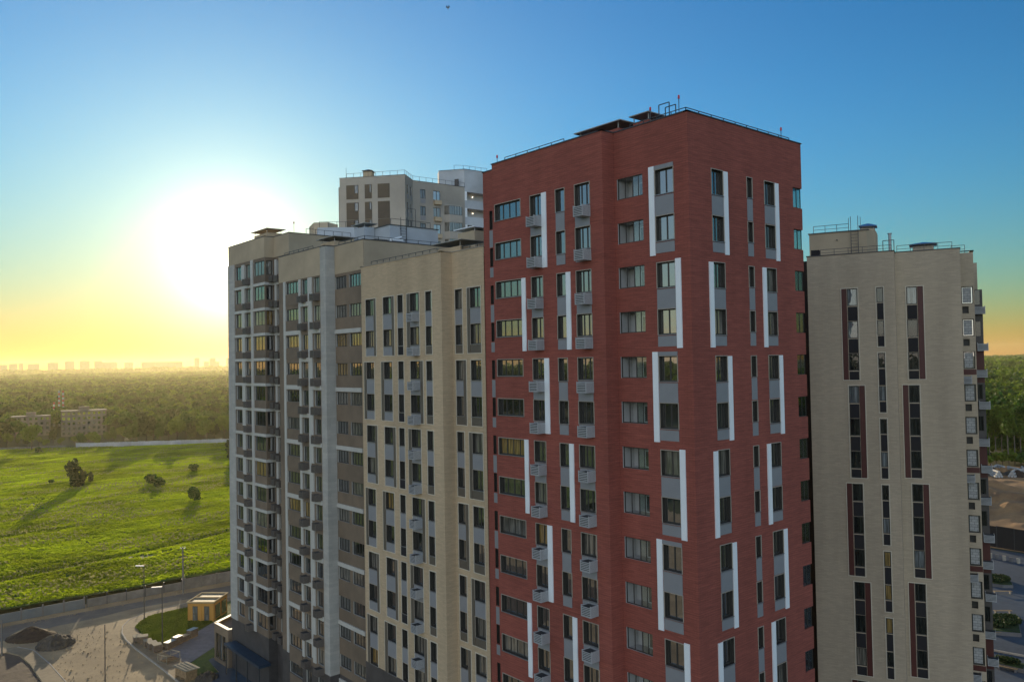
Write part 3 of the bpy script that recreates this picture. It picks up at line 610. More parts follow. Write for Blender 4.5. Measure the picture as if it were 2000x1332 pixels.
for k in range(5):
    t = 30.7-3*k; hb = t-2.42 if k != 1 else t-2.95
    for a, c in ((-10.45, -8.28), (-7.14, -5.88), (-4.83, -2.71)): panel(FQ, L0+a, L0+c, hb, t, 'brown_panel', 'brown_panel', .05)
    window(FQ, L0-8.97, t-1.5, .66, 1.45, 1, 'glass_pale', 'window', -.02, casing=False, hole=False); window(FQ, L0-6.32, t-1.4, .40, 1.35, 1, 'glass_pale', 'narrow_window', -.02, casing=False, hole=False)
    for a in (1.15, 3.05):
        window(FQs, a, t-1.65, .85, 1.6, 1, 'glass', 'narrow_window', .15, casing=False); panel(FQs, a, a+.85, t-2.5, t-1.72, 'pale_panel', 'narrow_spandrel')
    window(FQw, 1.43, t-1.68, 1.1, 1.66, 2, 'glass_pale', 'window', .2, casing=False); panel(FQw, 1.46, 2.5, t-2.5, t-1.74, 'pale_panel', 'spandrel_panel')
    window(FQw, 4.11, t-1.7, 1.45, 1.68, 2, rnd_glass(.1, .4), 'window', .2, casing=False)
    b = MB(); b.box(0, 1.4, -.55, 0, 0, .75); b.build('ac_box', 'grey_beige_render', Q.e, FQw.P(4.15, 0, t-2.5), FQw.rz)
    # glazed bay balcony: parapet, glazing, end cheek
    if k:
        zt = 28.2 - 3*(k-1)
        b = MB(); b.prism([(0, 0), (.6, -.9), (3.3, -.9), (3.3, 0)], -1.3+H, 0+H); b.prism([(0, 0), (.6, -.9), (3.3, -.9), (3.3, 0)], 1.62+H, 1.74+H)
        o = b.build('balcony', 'rear_render', Q.e, (FQw.P(6.3, 0, 0)[0], FQw.P(6.3, 0, 0)[1], zt-1.66), FQw.rz)
        g_ = MB()
        for i in range(6): x = .62+2.62*i/5; g_.box(x-.03, x+.03, -.86, -.8, H, 1.62+H)
        g_.box(.62, 3.25, -.86, -.8, H, .06+H); g_.build('balcony_frame', 'frame_dark', o)
        g_ = MB(); g_.prism([(.04, -.05), (.62, -.84), (3.26, -.84), (3.26, -.1)], .02+H, 1.6+H); g_.build('pane', 'glass_curtain', o)
for k in range(4):
    z1 = 31.2 - 3.05*k
    FQt.hole(.5, 5.15, z1-1.5, z1, 1.6, 4, 4)
    panel(FQt, .02, .46, z1-1.6, z1+.05, 'white_metal', 'white_pier', .05)
    b = MB(); b.box(0, .1, -.08, 0, 0, .1); b.build('landing_lamp', 'lit_lamp', Q.e, FQt.P(2.6, 1.5, z1-.55), FQt.rz)
Q.finish(['rear_render', 'rear_white_render', 'roof_felt', 'reveal', 'loggia_plaster'])
b = MB(); b.prism([(86.79, 122.68), (P4[0], P4[1]+.02), (P5[0], P5[1]+.02), (P5[0]+1, P5[1]+9), (87.8, 124.5)], 31.5+H, 35.28+H); ph = Q.part('stair_tower', b, ['rear_white_render'])
b = MB(); b.box(0, .8, -.06, .04, 0, 1.9); b.build('roof_door', 'dark_plinth', ph, (88.4, 120.0, 31.6+H), math.radians(-62))
coping(Q, [P1, P2, P3, P4], 32); coping(Q, [(86.79, 122.68), P4, P5], 35.3)
railing(Q, [(P1[0]+1, P1[1]-.6), P2, P3, P4], 32, .8, 1.3, z0=32); railing(Q, [(88.4, 120.1), (P4[0]+.1, P4[1]+.4), (P5[0], P5[1]+.3)], 35.3, .8, 1.3)
v1 = Vector((.766, .643)); u1 = Vector((.6427, -.7661)); q0 = Vector(P2)+v1*.9
vent(Q, [tuple(q0+u1*-7.75), tuple(q0+u1*-6.25), tuple(q0+u1*-6.25+v1*1.5), tuple(q0+u1*-7.75+v1*1.5)], 31.4, 33.1, 'grey_beige_render', .25, .15, 'coping', .45)
b = MB(); pp = [Vector(P1)+u1*a_+v1*c_ for a_, c_ in ((-.45, .6), (.3, .6), (.3, 5), (-.45, 5))]; b.prism([tuple(p) for p in pp], 0, 30.6+H); Q.part('side_wing', b, ['rear_render'])
b = MB(); b.bar((P1[0]+.9, P1[1]-.7, 32+H), (P1[0]+.9, P1[1]-.7, 33.8+H), .03); Q.part('antenna', b, ['steel_dark'])

# ================================================================== LOW ENTRANCE WING at the foot of the end block
E_ = Building('entrance_pavilion', 'low dark entrance wing with sunlit parapet at the foot of the end block', 'pavilion')
Ep = [(40.3, 112.4), (39.6, 108.6), (39.9, 104.25), (48, 104.25), (48, 112.4)]
Ep = [(39.55, 108.5), (39.75, 104.2), (46, 104.2), (46, 112.2), (42.6, 110.5)]
fe = Facade(E_, Ep[0], Ep[1], -H, -33.6); [Facade(E_, Ep[i], Ep[(i+1) % 5], -H, -33.6) for i in range(1, 5)]
for i, a in enumerate((.5, 1.55, 2.6)): window(fe, a, -37.9, .85, 3.2, 1, 'glass_pale' if i == 1 else 'glass', 'shop_window', .2, casing=False)
E_.wall.prism([(p[0]*.94+42.3*.06, p[1]*.94+107.5*.06) for p in Ep], -34.2+H, -34.0+H, 2)
E_.finish(['brown_grey_cladding', 'reveal', 'roof_felt']); coping(E_, Ep, -33.6, True, .45, 'trim_light')

# ================================================================== GROUND
def sheet(name, pts, z, m, label=None, cat=None, kind='structure', sub=0):
    b = MB(); b.poly([(x, y, z) for x, y in pts]); o = b.build(name, m); tag(o, label, cat, None, kind); return o
mat('base_ground', (.055, .075, .018), .95, .3, .02, col2=(.035, .05, .012), coarse=.004)
mat('dusty_asphalt', (.50, .375, .215), .95, .2, .25, col2=(.30, .225, .135), coarse=.12, bump=.15)
mat('grey_asphalt', (.24, .205, .16), .95, .2, .5, col2=(.15, .13, .11), coarse=.08, bump=.1)
mat('sidewalk_slabs', (.30, .235, .15), .9, .12, 1.2, coarse=.2)
mat('grey_paving', (.20, .20, .215), .9, .12, 1.5, coarse=.15)
mat('kerb_stone', (.42, .38, .32), .9, .1, 1.5)
mat('dirt_lot', (.13, .095, .07), .95, .3, .6, col2=(.07, .05, .04), bump=.6)
mat('soil_dark', (.05, .032, .024), .98, .3, 1.8, bump=.8)
mat('sand_bank', (.55, .32, .14), .95, .3, .12, col2=(.20, .11, .055), bump=.8, coarse=.05)
mat('lawn', (.10, .145, .02), .95, .3, .9, col2=(.055, .085, .012), bump=.6)
mat('court_paving', (.075, .10, .13), .85, .12, .8, coarse=.08)
mat('court_lawn', (.035, .065, .012), .95, .3, 1.2, bump=.5)
sheet('ground', [(-9000, -9000), (9000, -9000), (9000, 9000), (-9000, 9000)], 0, 'base_ground')
sheet('site_ground', [(-80, 60), (34, 60), (60, 60), (60, 149), (-80, 149)], .004, 'dusty_asphalt')
sheet('road', [(-80, 138), (20, 137.2), (27, 139.5), (33, 139.6), (38, 140.8), (45.5, 140.2), (60, 136.8), (60, 143.0), (47, 144), (30, 144.6), (-80, 146)], .008, 'grey_asphalt')
SW_out = [(60, 134), (45.7, 137.5), (42.1, 137.3), (38.9, 136.6), (36.1, 134.7), (34.4, 131.9), (33.5, 128.7), (33.1, 125), (33.05, 120.5), (33.2, 116.6), (33.4, 110), (33.5, 100), (33.5, 60)]
SW_in = [(60, 131.6), (45.0, 135.2), (42.1, 135), (39.1, 134.2), (37.1, 132.8), (35.9, 130.3), (35.4, 127), (35.35, 121.3), (35.4, 116.4), (36.4, 109.1), (35.6, 104.4), (35.6, 100), (35.6, 60)]
def raised(name, pts, z0, z1, m): b = MB(); b.prism(pts, z0, z1); o = b.build(name, m); return tag(o, kind='structure')
raised('sidewalk', SW_out + SW_in[::-1], 0, .14, 'sidewalk_slabs')
def kerb(name, pts, wd=.16, z=.17, m='kerb_stone'):
    L, Rr = [], []
    for i, p in enumerate(pts):
        a = Vector(pts[max(i-1, 0)]); c = Vector(pts[min(i+1, len(pts)-1)]); n = (c-a).normalized(); n = Vector((-n.y, n.x))
        L.append(tuple(Vector(p)+n*wd*.5)); Rr.append(tuple(Vector(p)-n*wd*.5))
    b = MB()
    for i in range(len(pts)-1): b.prism([L[i], Rr[i], Rr[i+1], L[i+1]], 0, z)
    return tag(b.build(name, m), kind='structure')
kerb('kerb', SW_out, .18, .165)
raised('path', [(48, 124.8), (45.6, 124.3), (44.6, 123.9), (41.4, 121.2), (36.4, 118.2), (35.42, 116.6), (36.4, 109.3), (41.3, 113.4), (42.0, 113.2), (42.4, 112.6), (48, 115)], .004, .13, 'grey_paving')
raised('lawn', [(60, 131.5), (45.0, 135.1), (42.1, 134.9), (39.1, 134.1), (37.1, 132.7), (36, 130.3), (35.5, 127), (35.45, 121.3), (35.5, 117.6), (36.4, 118.3), (41.4, 121.3), (44.6, 124), (48, 125), (60, 128)], .004, .12, 'lawn')
raised('lawn', [(36.45, 109.2), (41.2, 113.3), (40.4, 110.0), (38.9, 109), (38.3, 103.9), (35.65, 104.4)], .004, .12, 'lawn')
sheet('forecourt_paving', [(35.6, 60), (40, 60), (40.2, 92), (40.3, 104.5), (39.7, 109.9), (38.8, 108.9), (38.4, 103.8), (35.7, 104.3)], .10, 'court_paving')
raised('kerb_path', [(18.0, 132.5), (19.2, 133.1), (20.9, 132.6), (22.3, 129.6), (22.8, 122.5), (23.0, 114.0), (23.2, 90), (21.2, 90), (20.9, 115.9), (20.95, 123.8), (20.6, 128.4), (19.5, 131.0), (17.6, 131.4)], 0, .13, 'sidewalk_slabs')
kerb('kerb', [(20.9, 132.6), (22.35, 129.6), (22.9, 122.5), (23.1, 114.0), (23.3, 90)], .15, .15)
sheet('dirt_lot', [(-20, 90), (21.1, 90), (20.85, 115.9), (20.9, 123.8), (20.5, 128.4), (19.4, 130.9), (17.5, 131.3), (-20, 131)], .012, 'dirt_lot')

def heightfield(name, x0, x1, y0, y1, nx, ny, fn, m, keep=None, smooth=True):
    xs = np.linspace(x0, x1, nx); ys = np.linspace(y0, y1, ny); X, Y = np.meshgrid(xs, ys); Z = fn(X, Y)
    V = np.stack([X, Y, Z], -1).reshape(-1, 3); idx = np.arange(nx*ny).reshape(ny, nx)
    F = np.stack([idx[:-1, :-1], idx[:-1, 1:], idx[1:, 1:], idx[1:, :-1]], -1).reshape(-1, 4)
    if keep is not None:
        c = V[F].mean(1); F = F[keep(c[:, 0], c[:, 1])]
    me = npmesh(name, V, F, [m]); me.polygons.foreach_set('use_smooth', np.full(len(me.polygons), smooth)); return link(name, me)
def npmesh(name, V, F, mats, mi=None):
    me = bpy.data.meshes.new(name); k = F.shape[1]; me.vertices.add(len(V)); me.vertices.foreach_set('co', V.astype(np.float32).ravel())
    me.loops.add(F.size); me.loops.foreach_set('vertex_index', F.astype(np.int32).ravel()); me.polygons.add(len(F))
    me.polygons.foreach_set('loop_start', np.arange(0, F.size, k, dtype=np.int32)); 
    for q in mats: me.materials.append(MATS[q])
    if mi is not None: me.polygons.foreach_set('material_index', mi.astype(np.int32))
    me.update(calc_edges=True); me.validate(); return me
def vnoise(X, Y, s, seed=0):
    """smooth value noise"""
    r = np.random.default_rng(seed).random((256, 256)); x, y = X/s+100, Y/s+100; i, j = np.floor(x).astype(int), np.floor(y).astype(int); fx, fy = x-i, y-j
    fx, fy = fx*fx*(3-2*fx), fy*fy*(3-2*fy); a = r[i % 256, j % 256]; b = r[(i+1) % 256, j % 256]; c = r[i % 256, (j+1) % 256]; d = r[(i+1) % 256, (j+1) % 256]
    return (a*(1-fx)+b*fx)*(1-fy)+(c*(1-fx)+d*fx)*fy
# the meadow: windrows and shallow ruts
def wl(X): return 454.3 - (X-64.8)*(454.3-402.5)/(154.9-64.8)        # line of the white fence
cs, sn = math.cos(.30), math.sin(.30)
def meadow(X, Y):
    U, V = X*cs+Y*sn*1.0, -X*sn+Y*cs
    Vw = V + 3.0*vnoise(X, Y, 26, 3)+1.2*vnoise(X, Y, 9, 8)
    return   .50 + .24*vnoise(U*.35, Vw, 3.6, 1)**1.3 + .6*vnoise(U*.4, Vw, 11, 2) + .5*vnoise(X, Y, 45, 4) + .12*vnoise(X, Y, 1.6, 5) - .45*np.exp(-((Vw-158-0*U)/1.6)**2)
mat('meadow_ground', (.13, .19, .008), .95, .3, .25, (1, 2.2, 1), col2=(.05, .095, .005), coarse=.05, bump=.4)
mat('meadow_grass', (.52, .62, .015), .9, .2, .12, (1, 2.4, 1), col2=(.17, .27, .01), coarse=.045, trans=.5)
mat('meadow_seedheads', (.36, .34, .14), .9, .2, .3, col2=(.25, .26, .09), trans=.45)
o = heightfield('meadow', -160, 230, 150.4, 470, 780, 640, meadow, 'meadow_ground', lambda x, y: y < wl(x)-3); tag(o, kind='structure')
def tufts(n, xf, hgt, wid, name, m, zf, label, lean=.35, quads=2):
    X, Y = xf(n); n = len(X); Z = zf(X, Y); V = []; 
    a = rng.random(n)*math.pi; hh = hgt*(.5+rng.random(n)); ww = wid*(.6+.8*rng.random(n))
    for q in range(quads):
        aq = a + q*math.pi/quads; dx, dy = np.cos(aq)*ww/2, np.sin(aq)*ww/2; lx, ly = (rng.random(n)-.5)*lean*hh*2, (rng.random(n)-.5)*lean*hh*2
        V.append(np.stack([np.stack([X-dx, Y-dy, Z-.05], -1), np.stack([X+dx, Y+dy, Z-.05], -1), np.stack([X+dx*1.15+lx, Y+dy*1.15+ly, Z+hh*(.6+.5*rng.random(n))], -1), np.stack([X-dx*1.15+lx, Y-dy*1.15+ly, Z+hh*(.6+.5*rng.random(n))], -1)], 1))
    V = np.concatenate(V).reshape(-1, 3); F = np.arange(len(V)).reshape(-1, 4); o = link(name, npmesh(name, V, F, [m])); return tag(o, label, 'grass', None, 'stuff')
def in_meadow(ynear):
    def f(n):
        a = np.radians(rng.uniform(4, 25, n)); r = np.sqrt(rng.uniform(ynear**2, 455**2, n)); X, Y = r*np.sin(a), r*np.cos(a)
        k = (Y > 151.2) & (Y < wl(X)-4); X, Y = X[k], Y[k]
        k = vnoise(X, Y*2.2, 5, 21)*.6+vnoise(X, Y, 19, 22)*.5 > .34*rng.random(len(X))+.08
        return X[k], Y[k]
    return f
tufts(230000, in_meadow(150), .26, .42, 'meadow_grass', 'meadow_grass', meadow, 'long backlit meadow grass between the two fences')
def seed_area(n):
    X, Y = in_meadow(150)(n); k = vnoise(X*.5, Y*1.6, 9, 31) > .60; return X[k], Y[k]
tufts(60000, seed_area, .38, .25, 'meadow_seedheads', 'meadow_seedheads', meadow, 'pale dry seed heads standing in bands across the meadow')
def near_lawn(n):
    X = rng.uniform(35.6, 47, n); Y = rng.uniform(117, 135, n); k = (Y > 118.5+(X-36.4)*.69) & (Y < 134.8+(X-42)*.05-np.maximum(0, 39.5-X)**1.5*.55-.2) & (X > 35.7); return X[k], Y[k]
mat('lawn_grass', (.15, .20, .025), .9, .2, .3, col2=(.08, .12, .015), trans=.4)
tufts(14000, near_lawn, .14, .2, 'lawn_grass', 'lawn_grass', lambda X, Y: X*0+.12, 'short grass on the island lawn beside the kiosk')

# ------------------------------------------------------------------ fences
mat('fence_concrete', (.20, .19, .175), .95, .12, .8, coarse=.2); mat('fence_white', (.42, .44, .46), .7, .06, .5, coarse=.2); mat('fence_blue_sheet', (.15, .17, .18), .6, .08, .7)
def fence(name, pts, h, m, label, step=2.5, postm='fence_concrete', posth=.25, pw=.10, group=None):
    e = empty(name, (pts[0][0], pts[0][1], 0)); tag(e, label, 'fence', group)
    b = MB(); pb = MB(); ox, oy = pts[0]; posts = []
    for (x0, y0), (x1, y1) in zip(pts[:-1], pts[1:]):
        L = math.hypot(x1-x0, y1-y0); n = max(1, round(L/step)); d = Vector((x1-x0, y1-y0)).normalized(); nn = Vector((-d.y, d.x))*.04
        for i in range(n):
            a = Vector((x0-ox, y0-oy)) + d*(L*i/n+.05); c = Vector((x0-ox, y0-oy)) + d*(L*(i+1)/n-.05); hh = h*(1+random.uniform(-.03, .03))
            b.prism([tuple(a-nn), tuple(c-nn), tuple(c+nn), tuple(a+nn)], .05, hh)
            posts.append((x0-ox+d.x*L*i/n, y0-oy+d.y*L*i/n))
    posts.append((pts[-1][0]-ox, pts[-1][1]-oy)); b.build('fence_panels', m, e)
    po = MB(); po.box(-pw/2, pw/2, -pw/2, pw/2, 0, h+posth); pm = po.mesh('post', [postm])
    for x, y in posts[:100]: link('post', pm, e, (x, y, 0))
    return e
fence('mesh_fence', [(12, 146.6), (20.7, 146.6), (32.5, 146.6)], 1.5, 'fence_blue_sheet', 'low grey blue sheet fence along the meadow with square posts', 2.8, 'fence_concrete', .35, .22)
fence('concrete_fence', [(32.9, 146.7), (47.9, 146.7)], 1.35, 'fence_concrete', 'rough grey concrete slab fence behind the utility pole', 3.0, 'steel_dark', .5, .12)
fence('concrete_fence', [(48.3, 146.2), (62, 146.0)], 1.9, 'fence_concrete', 'taller plain concrete wall fence running behind the yellow kiosk', 3.0, 'fence_concrete', .1, .25)
fence('white_fence', [(94.8, 442.6), (121.5, 425.3), (170, 394)], 2.7, 'fence_white', 'long white panel fence at the far edge of the meadow', 3.0, 'fence_white', .15, .18)
fence('grey_fence', [(30, 476), (64.8, 455.5), (90.5, 443)], 2.0, 'fence_concrete', 'dull grey panel fence left of the white fence', 4.0, 'fence_concrete', .1, .2)

# ------------------------------------------------------------------ street furniture
def lamp(x, y, h, ang, arm, label):
    e = empty('street_lamp', (x, y, 0)); tag(e, label, 'street lamp', 'street lamps on the unfinished street')
    b = MB(); b.bar((0, 0, 0), (0, 0, h), .085, 0, 8, .05); b.bar((0, 0, 0), (0, 0, .5), .13, 0, 8, .12); b.build('pole', 'steel_dark', e)
    b = MB(); dx, dy = math.cos(ang), math.sin(ang); p = Vector((dx, dy, .02)); q = Vector((-dy, dx, 0))*.13
    a = Vector((0, 0, h)); c = a + Vector((dx*arm, dy*arm, .06)); n = len(b.v)
    b.prism([tuple((a-q).xy), tuple((c-q).xy), tuple((c+q).xy), tuple((a+q).xy)], h, h+.1); b.build('lamp_head', 'frame_white', e)
lamp(37.8, 133.0, 8.25, math.radians(132), 1.35, 'dark street lamp at the far kerb of the lawn, left of the kiosk')
lamp(35.75, 117.6, 8.5, math.radians(150), 1.35, 'dark street lamp at the near tip of the lawn')
e = empty('utility_pole', (47.2, 143.9, 0)); tag(e, 'grey concrete utility pole with bare crossbar in front of the meadow fence', 'utility pole')
b = MB(); b.bar((0, 0, 0), (0, 0, 7.9), .17, 0, 8, .11); b.build('pole', 'fence_concrete', e)
b = MB(); b.bar((-.35, .2, 7.7), (.35, -.2, 7.7), .04); [b.bar((x, -x*.57, 7.7), (x, -x*.57, 7.95), .05, 0, 6) for x in (-.33, 0, .33)]; b.build('crossbar', 'frame_white', e)
e = empty('pole', (18.75, 130.4, 0)); tag(e, 'short plain concrete pole at the left edge beside the kerb path', 'pole'); b = MB(); b.bar((0, 0, 0), (0, 0, 4.8), .11, 0, 8, .09); b.build('shaft', 'fence_concrete', e)
e = empty('pole', (24.6, 101.5, 0)); tag(e, 'thin dark pole standing alone on the dusty asphalt', 'pole'); b = MB(); b.bar((0, 0, 0), (0, 0, 9.6), .07, 0, 8, .045); b.build('shaft', 'steel_dark', e)

def pile(name, cx, cy, rx, ry, h, rot, m, label, seed, cat='dirt pile', n=40, rough=.25):
    me_v = []; c, s = math.cos(rot), math.sin(rot); xs = np.linspace(-1.1, 1.1, n); X, Y = np.meshgrid(xs, xs)
    R_ = np.sqrt(X**2+Y**2); hh = h*np.clip(1-R_, 0, 1)**.8*(.75+.5*vnoise(X, Y, .45, seed)) + rough*h*(vnoise(X, Y, .14, seed+1)-.4)*(R_ < 1.02)
    hh = np.where(R_ < 1.0, np.maximum(hh, .02), -.1); x = X*rx; y = Y*ry
    V = np.stack([x*c-y*s, x*s+y*c, hh], -1).reshape(-1, 3); idx = np.arange(n*n).reshape(n, n); F = np.stack([idx[:-1, :-1], idx[:-1, 1:], idx[1:, 1:], idx[1:, :-1]], -1).reshape(-1, 4)
    o = link(name, npmesh(name, V, F, [m]), None, (cx, cy, 0)); return tag(o, label, cat)
mat('rubble_soil', (.095, .085, .075), .98, .3, 2.5, col2=(.05, .045, .04), bump=1)
pile('dirt_pile', 23.3, 136.4, 3.5, 2.9, 1.5, -.7, 'soil_dark', 'smooth dark brown soil pile nearer the road', 41, rough=.06)
pile('dirt_pile', 25.2, 130.4, 2.5, 3.0, 1.35, -.3, 'rubble_soil', 'rough grey rubble pile beside the kerb path', 43, rough=.45)

# loose stones and clods on the unpaved street
SV, SF = [], []
for _ in range(1500):
    t_ = random.random()
    if t_ < .35: x, y = random.gauss(24.5, 2.6), random.gauss(132, 4)
    elif t_ < .65: x, y = random.uniform(12, 50), random.gauss(144.9, .8)
    else: x, y = random.uniform(22, 33), random.uniform(98, 141)
    if abs(y-144.9) > 2 and (y > 139.5 or x > 32.8 or x < 22.8 and y < 133): continue
    q = random.uniform(.03, .1) if random.random() < .95 else random.uniform(.12, .25); n = len(SV); a = random.random()*3
    for dz in (0, 1):
        for k in range(4): SV.append((x+math.cos(a+k*1.57)*q*random.uniform(.6, 1)*(1-.3*dz), y+math.sin(a+k*1.57)*q*random.uniform(.6, 1)*(1-.3*dz), dz*q*random.uniform(.5, 1)))
    SF += [(n+4, n+5, n+6, n+7)] + [(n+k, n+(k+1) % 4, n+4+(k+1) % 4, n+4+k) for k in range(4)]
tag(link('stones', npmesh('stones', np.array(SV), np.array(SF), ['dusty_asphalt'])), 'loose stones and clods on the dusty street', 'stones', None, 'stuff')
# stacks of wrapped paving blocks along the lawn
mat('wrap_pale', (.30, .27, .20), .9, .1, 2, coarse=.6); mat('wrap_blue', (.26, .33, .36), .5, .08, 2); mat('block_side', (.20, .15, .11), .9, .2, 3, brick=(.35, .12, .55)); mat('pallet_wood', (.30, .20, .11), .9, .2, 3)
def block_stack(x, y, a, l, w_, h, top, label):
    e = empty('paving_stack', (x, y, .13), a); tag(e, label, 'pallet stack', 'wrapped paving stacks round the lawn corner')
    b = MB(); b.box(-l/2, l/2, -w_/2, w_/2, .14, h); 
    b.build('blocks', 'block_side', e); b = MB(); b.box(-l/2-.02, l/2+.02, -w_/2-.02, w_/2+.02, h+.002, h+.06); b.build('wrap', top, e)
    b = MB(); [b.box(-l/2, l/2, k*w_*.4-.05, k*w_*.4+.05, 0, .137) for k in (-1, 0, 1)]; b.build('pallet', 'pallet_wood', e)
sp = [(34.1, 123.2, 1.4, 1.5, 1.1, .75, 'wrap_pale', 'pale wrapped paving stack at the far end of the kerbside row'), (34.55, 121.9, 1.3, 1.2, 1.1, 1.0, 'wrap_pale', 'taller pale stack, second from the far end of the kerbside row'),
      (34.6, 120.2, 1.45, 1.3, 1.0, .8, 'wrap_pale', 'pale paving stack in the middle of the kerbside row'), (34.75, 118.6, 1.5, 1.4, 1.1, .85, 'wrap_pale', 'pale paving stack second nearest the lamp in the kerbside row'),
      (34.9, 117.1, 1.5, 1.2, 1.1, .95, 'wrap_pale', 'pale paving stack nearest the lamp in the kerbside row'),
      (36.6, 117.2, .5, 1.5, .8, .9, 'wrap_blue', 'bluish topped stack by the path, nearest the lamp'), (37.9, 118.1, .5, 1.2, .8, 1.05, 'wrap_blue', 'bluish topped taller stack, second along the path edge'),
      (39.1, 118.9, .5, 1.3, .8, .7, 'wrap_pale', 'pale low stack, third along the path edge'), (40.5, 119.7, .5, 1.4, .8, 1.1, 'wrap_blue', 'bluish topped stack farthest along the path, toward the kiosk')]
for q in sp: block_stack(*q)
e = empty('metal_rack', (34.9, 112.2, .14), .35); tag(e, 'open pale metal frame rack lying at the path corner', 'rack')
b = MB()
for z in (.1, 1.0):
    for a_, c_ in (((-1, -.9), (1, -.9)), ((1, -.9), (1, .9)), ((1, .9), (-1, .9)), ((-1, .9), (-1, -.9))): b.bar((*a_, z), (*c_, z), .05)
for p in ((-1, -.9), (1, -.9), (1, .9), (-1, .9)): b.bar((*p, 0), (*p, 1.05), .05)
b.build('frame', 'wrap_pale', e); b = MB(); [b.box(-.9, .9, y, y+.22, .14, .3+.1*math.sin(y*9)) for y in (-.75, -.35, .05, .45)]; b.build('boards', 'pallet_wood', e)
e = empty('sheet_stack', (34.6, 104.6, .14), .15); tag(e, 'stack topped by a bright ribbed white sheet near the entrance', 'sheet stack')
b = MB(); b.box(-.95, .95, -1.7, 1.7, 1.35, 1.4); [b.box(x, x+.1, -1.7, 1.7, 1.402, 1.45) for x in (-.8, -.35, .1, .55)]; b.build('ribbed_sheet', 'wrap_pale', e)
b = MB(); b.box(-.7, .7, -1.4, 1.4, .3, 1.35); b.build('crate', 'pallet_wood', e); b = MB(); [b.box(-.8, .8, y, y+.15, 0, .298) for y in (-1.3, -.1, 1.1)]; b.build('bearer', 'pallet_wood', e)
pile('scrap_heap', 36.4, 102.6, 1.6, 1.2, .9, .4, 'rubble_soil', 'untidy scrap heap beside the ribbed sheet stack', 47, 'scrap heap', 24, .9)

# the yellow kiosk
mat('kiosk_yellow', (.48, .25, .05), .6, .08, 1.5, (1, 1, .2)); mat('kiosk_roof', (.22, .20, .13), .7, .15, 1.2); mat('kiosk_trim', (.55, .42, .24), .9, .05, 1)
Kp = [(42.5, 127.5), (45.4, 124.7), (49.0, 128.3), (46.1, 131.1)]
kd = Vector((Kp[1][0]-Kp[0][0], Kp[1][1]-Kp[0][1])); kl = kd.length; ka = math.atan2(kd.y, kd.x)
e = empty('sales_kiosk', (*Kp[0], .1), ka); tag(e, 'yellow timber kiosk with glazed doors and framed flat roof on the lawn', 'kiosk')
b = MB(); b.box(0, kl, 0, 4.9, .02, 2.75); b.build('wall', 'kiosk_yellow', e)
b = MB(); b.box(-.12, kl+.12, -.12, 5.02, 2.752, 2.86); r_ = b.build('roof', 'kiosk_roof', e); b = MB()
for x0, x1, y0, y1 in ((-.14, kl+.14, -.14, .0), (-.14, kl+.14, 4.9, 5.04), (-.14, .0, .0, 4.9), (kl, kl+.14, 0, 4.9), (0, kl, 2.4, 2.52)): b.box(x0, x1, y0, y1, 2.862, 3.0)
b.build('roof_frame', 'kiosk_trim', r_)
for x in (.75, 2.55):
    b = MB(); b.box(0, .78, -.05, -.002, .1, 2.3); o = b.build('door', 'frame_dark', e, (x, 0, 0)); b = MB(); b.box(.07, .71, -.062, -.052, .2, 1.1); b.box(.07, .71, -.062, -.052, 1.25, 2.2); b.build('pane', 'glass_pale', o)
b = MB(); [b.box(x, x+.1, -.07, -.003, .03, 2.74) for x in (-.0, 2.0, kl-.1)]; b.build('wall_post', 'kiosk_yellow', e)
for y in (.5, 2.75): b = MB(); b.box(kl+.003, kl+.05, y, y+1.7, .3, 2.3); o = b.build('side_window', 'frame_dark', e); b = MB(); b.box(kl+.052, kl+.06, y+.08, y+1.62, .38, 2.22); b.build('pane', 'glass', o)

# ------------------------------------------------------------------ vegetation
mat('leaf_mid', (.045, .12, .010), .75, .25, .35, col2=(.035, .075, .006), trans=.25); mat('leaf_light', (.13, .21, .015), .75, .25, .35, col2=(.07, .12, .01), trans=.3)
mat('leaf_dark', (.03, .06, .012), .8, .25, .35, col2=(.018, .036, .008), trans=.2); mat('leaf_sunny', (.17, .25, .015), .75, .25, .35, col2=(.08, .13, .01), trans=.35); mat('bark', (.09, .07, .05), .95, .3, 3); mat('bark_pale', (.17, .15, .12), .9, .2, 3)  # leaf_sunny: sunlight on the right-hand forest put into the leaf colour
def leaves(P, size, flat=.5):
    """one quad per point, random orientation"""
    n = len(P); a = rng.normal(size=(n, 3)); a /= np.linalg.norm(a, axis=1, keepdims=True); c = rng.normal(size=(n, 3)); b = np.cross(a, c); b /= np.linalg.norm(b, axis=1, keepdims=True)
    s = size*(.6+.8*rng.random((n, 1)))/2; a, b = a*s, b*s*.8
    return np.stack([P-a-b, P+a-b, P+a+b, P-a+b], 1)
def crown_points(n, rx, rz, z0, lobes=7, seed=0):
    r = np.random.default_rng(seed); L = []
    for i in range(lobes):
        a = r.random()*6.28; q = r.random()**.5*.55*rx; zz = z0 + rz*(.25+.75*r.random()) if i else z0+rz; L.append((q*math.cos(a), q*math.sin(a), zz, rx*(.38+.3*r.random()), rz*(.32+.3*r.random())))
    P = []
    per = n//lobes
    for x, y, z, a, b in L:
        d = r.normal(size=(per, 3)); d /= np.linalg.norm(d, axis=1, keepdims=True); d *= (.55+.45*r.random((per, 1))**.5)
        P.append(np.array([x, y, z]) + d*np.array([a, a, b]))
    return np.concatenate(P)
VAR = []
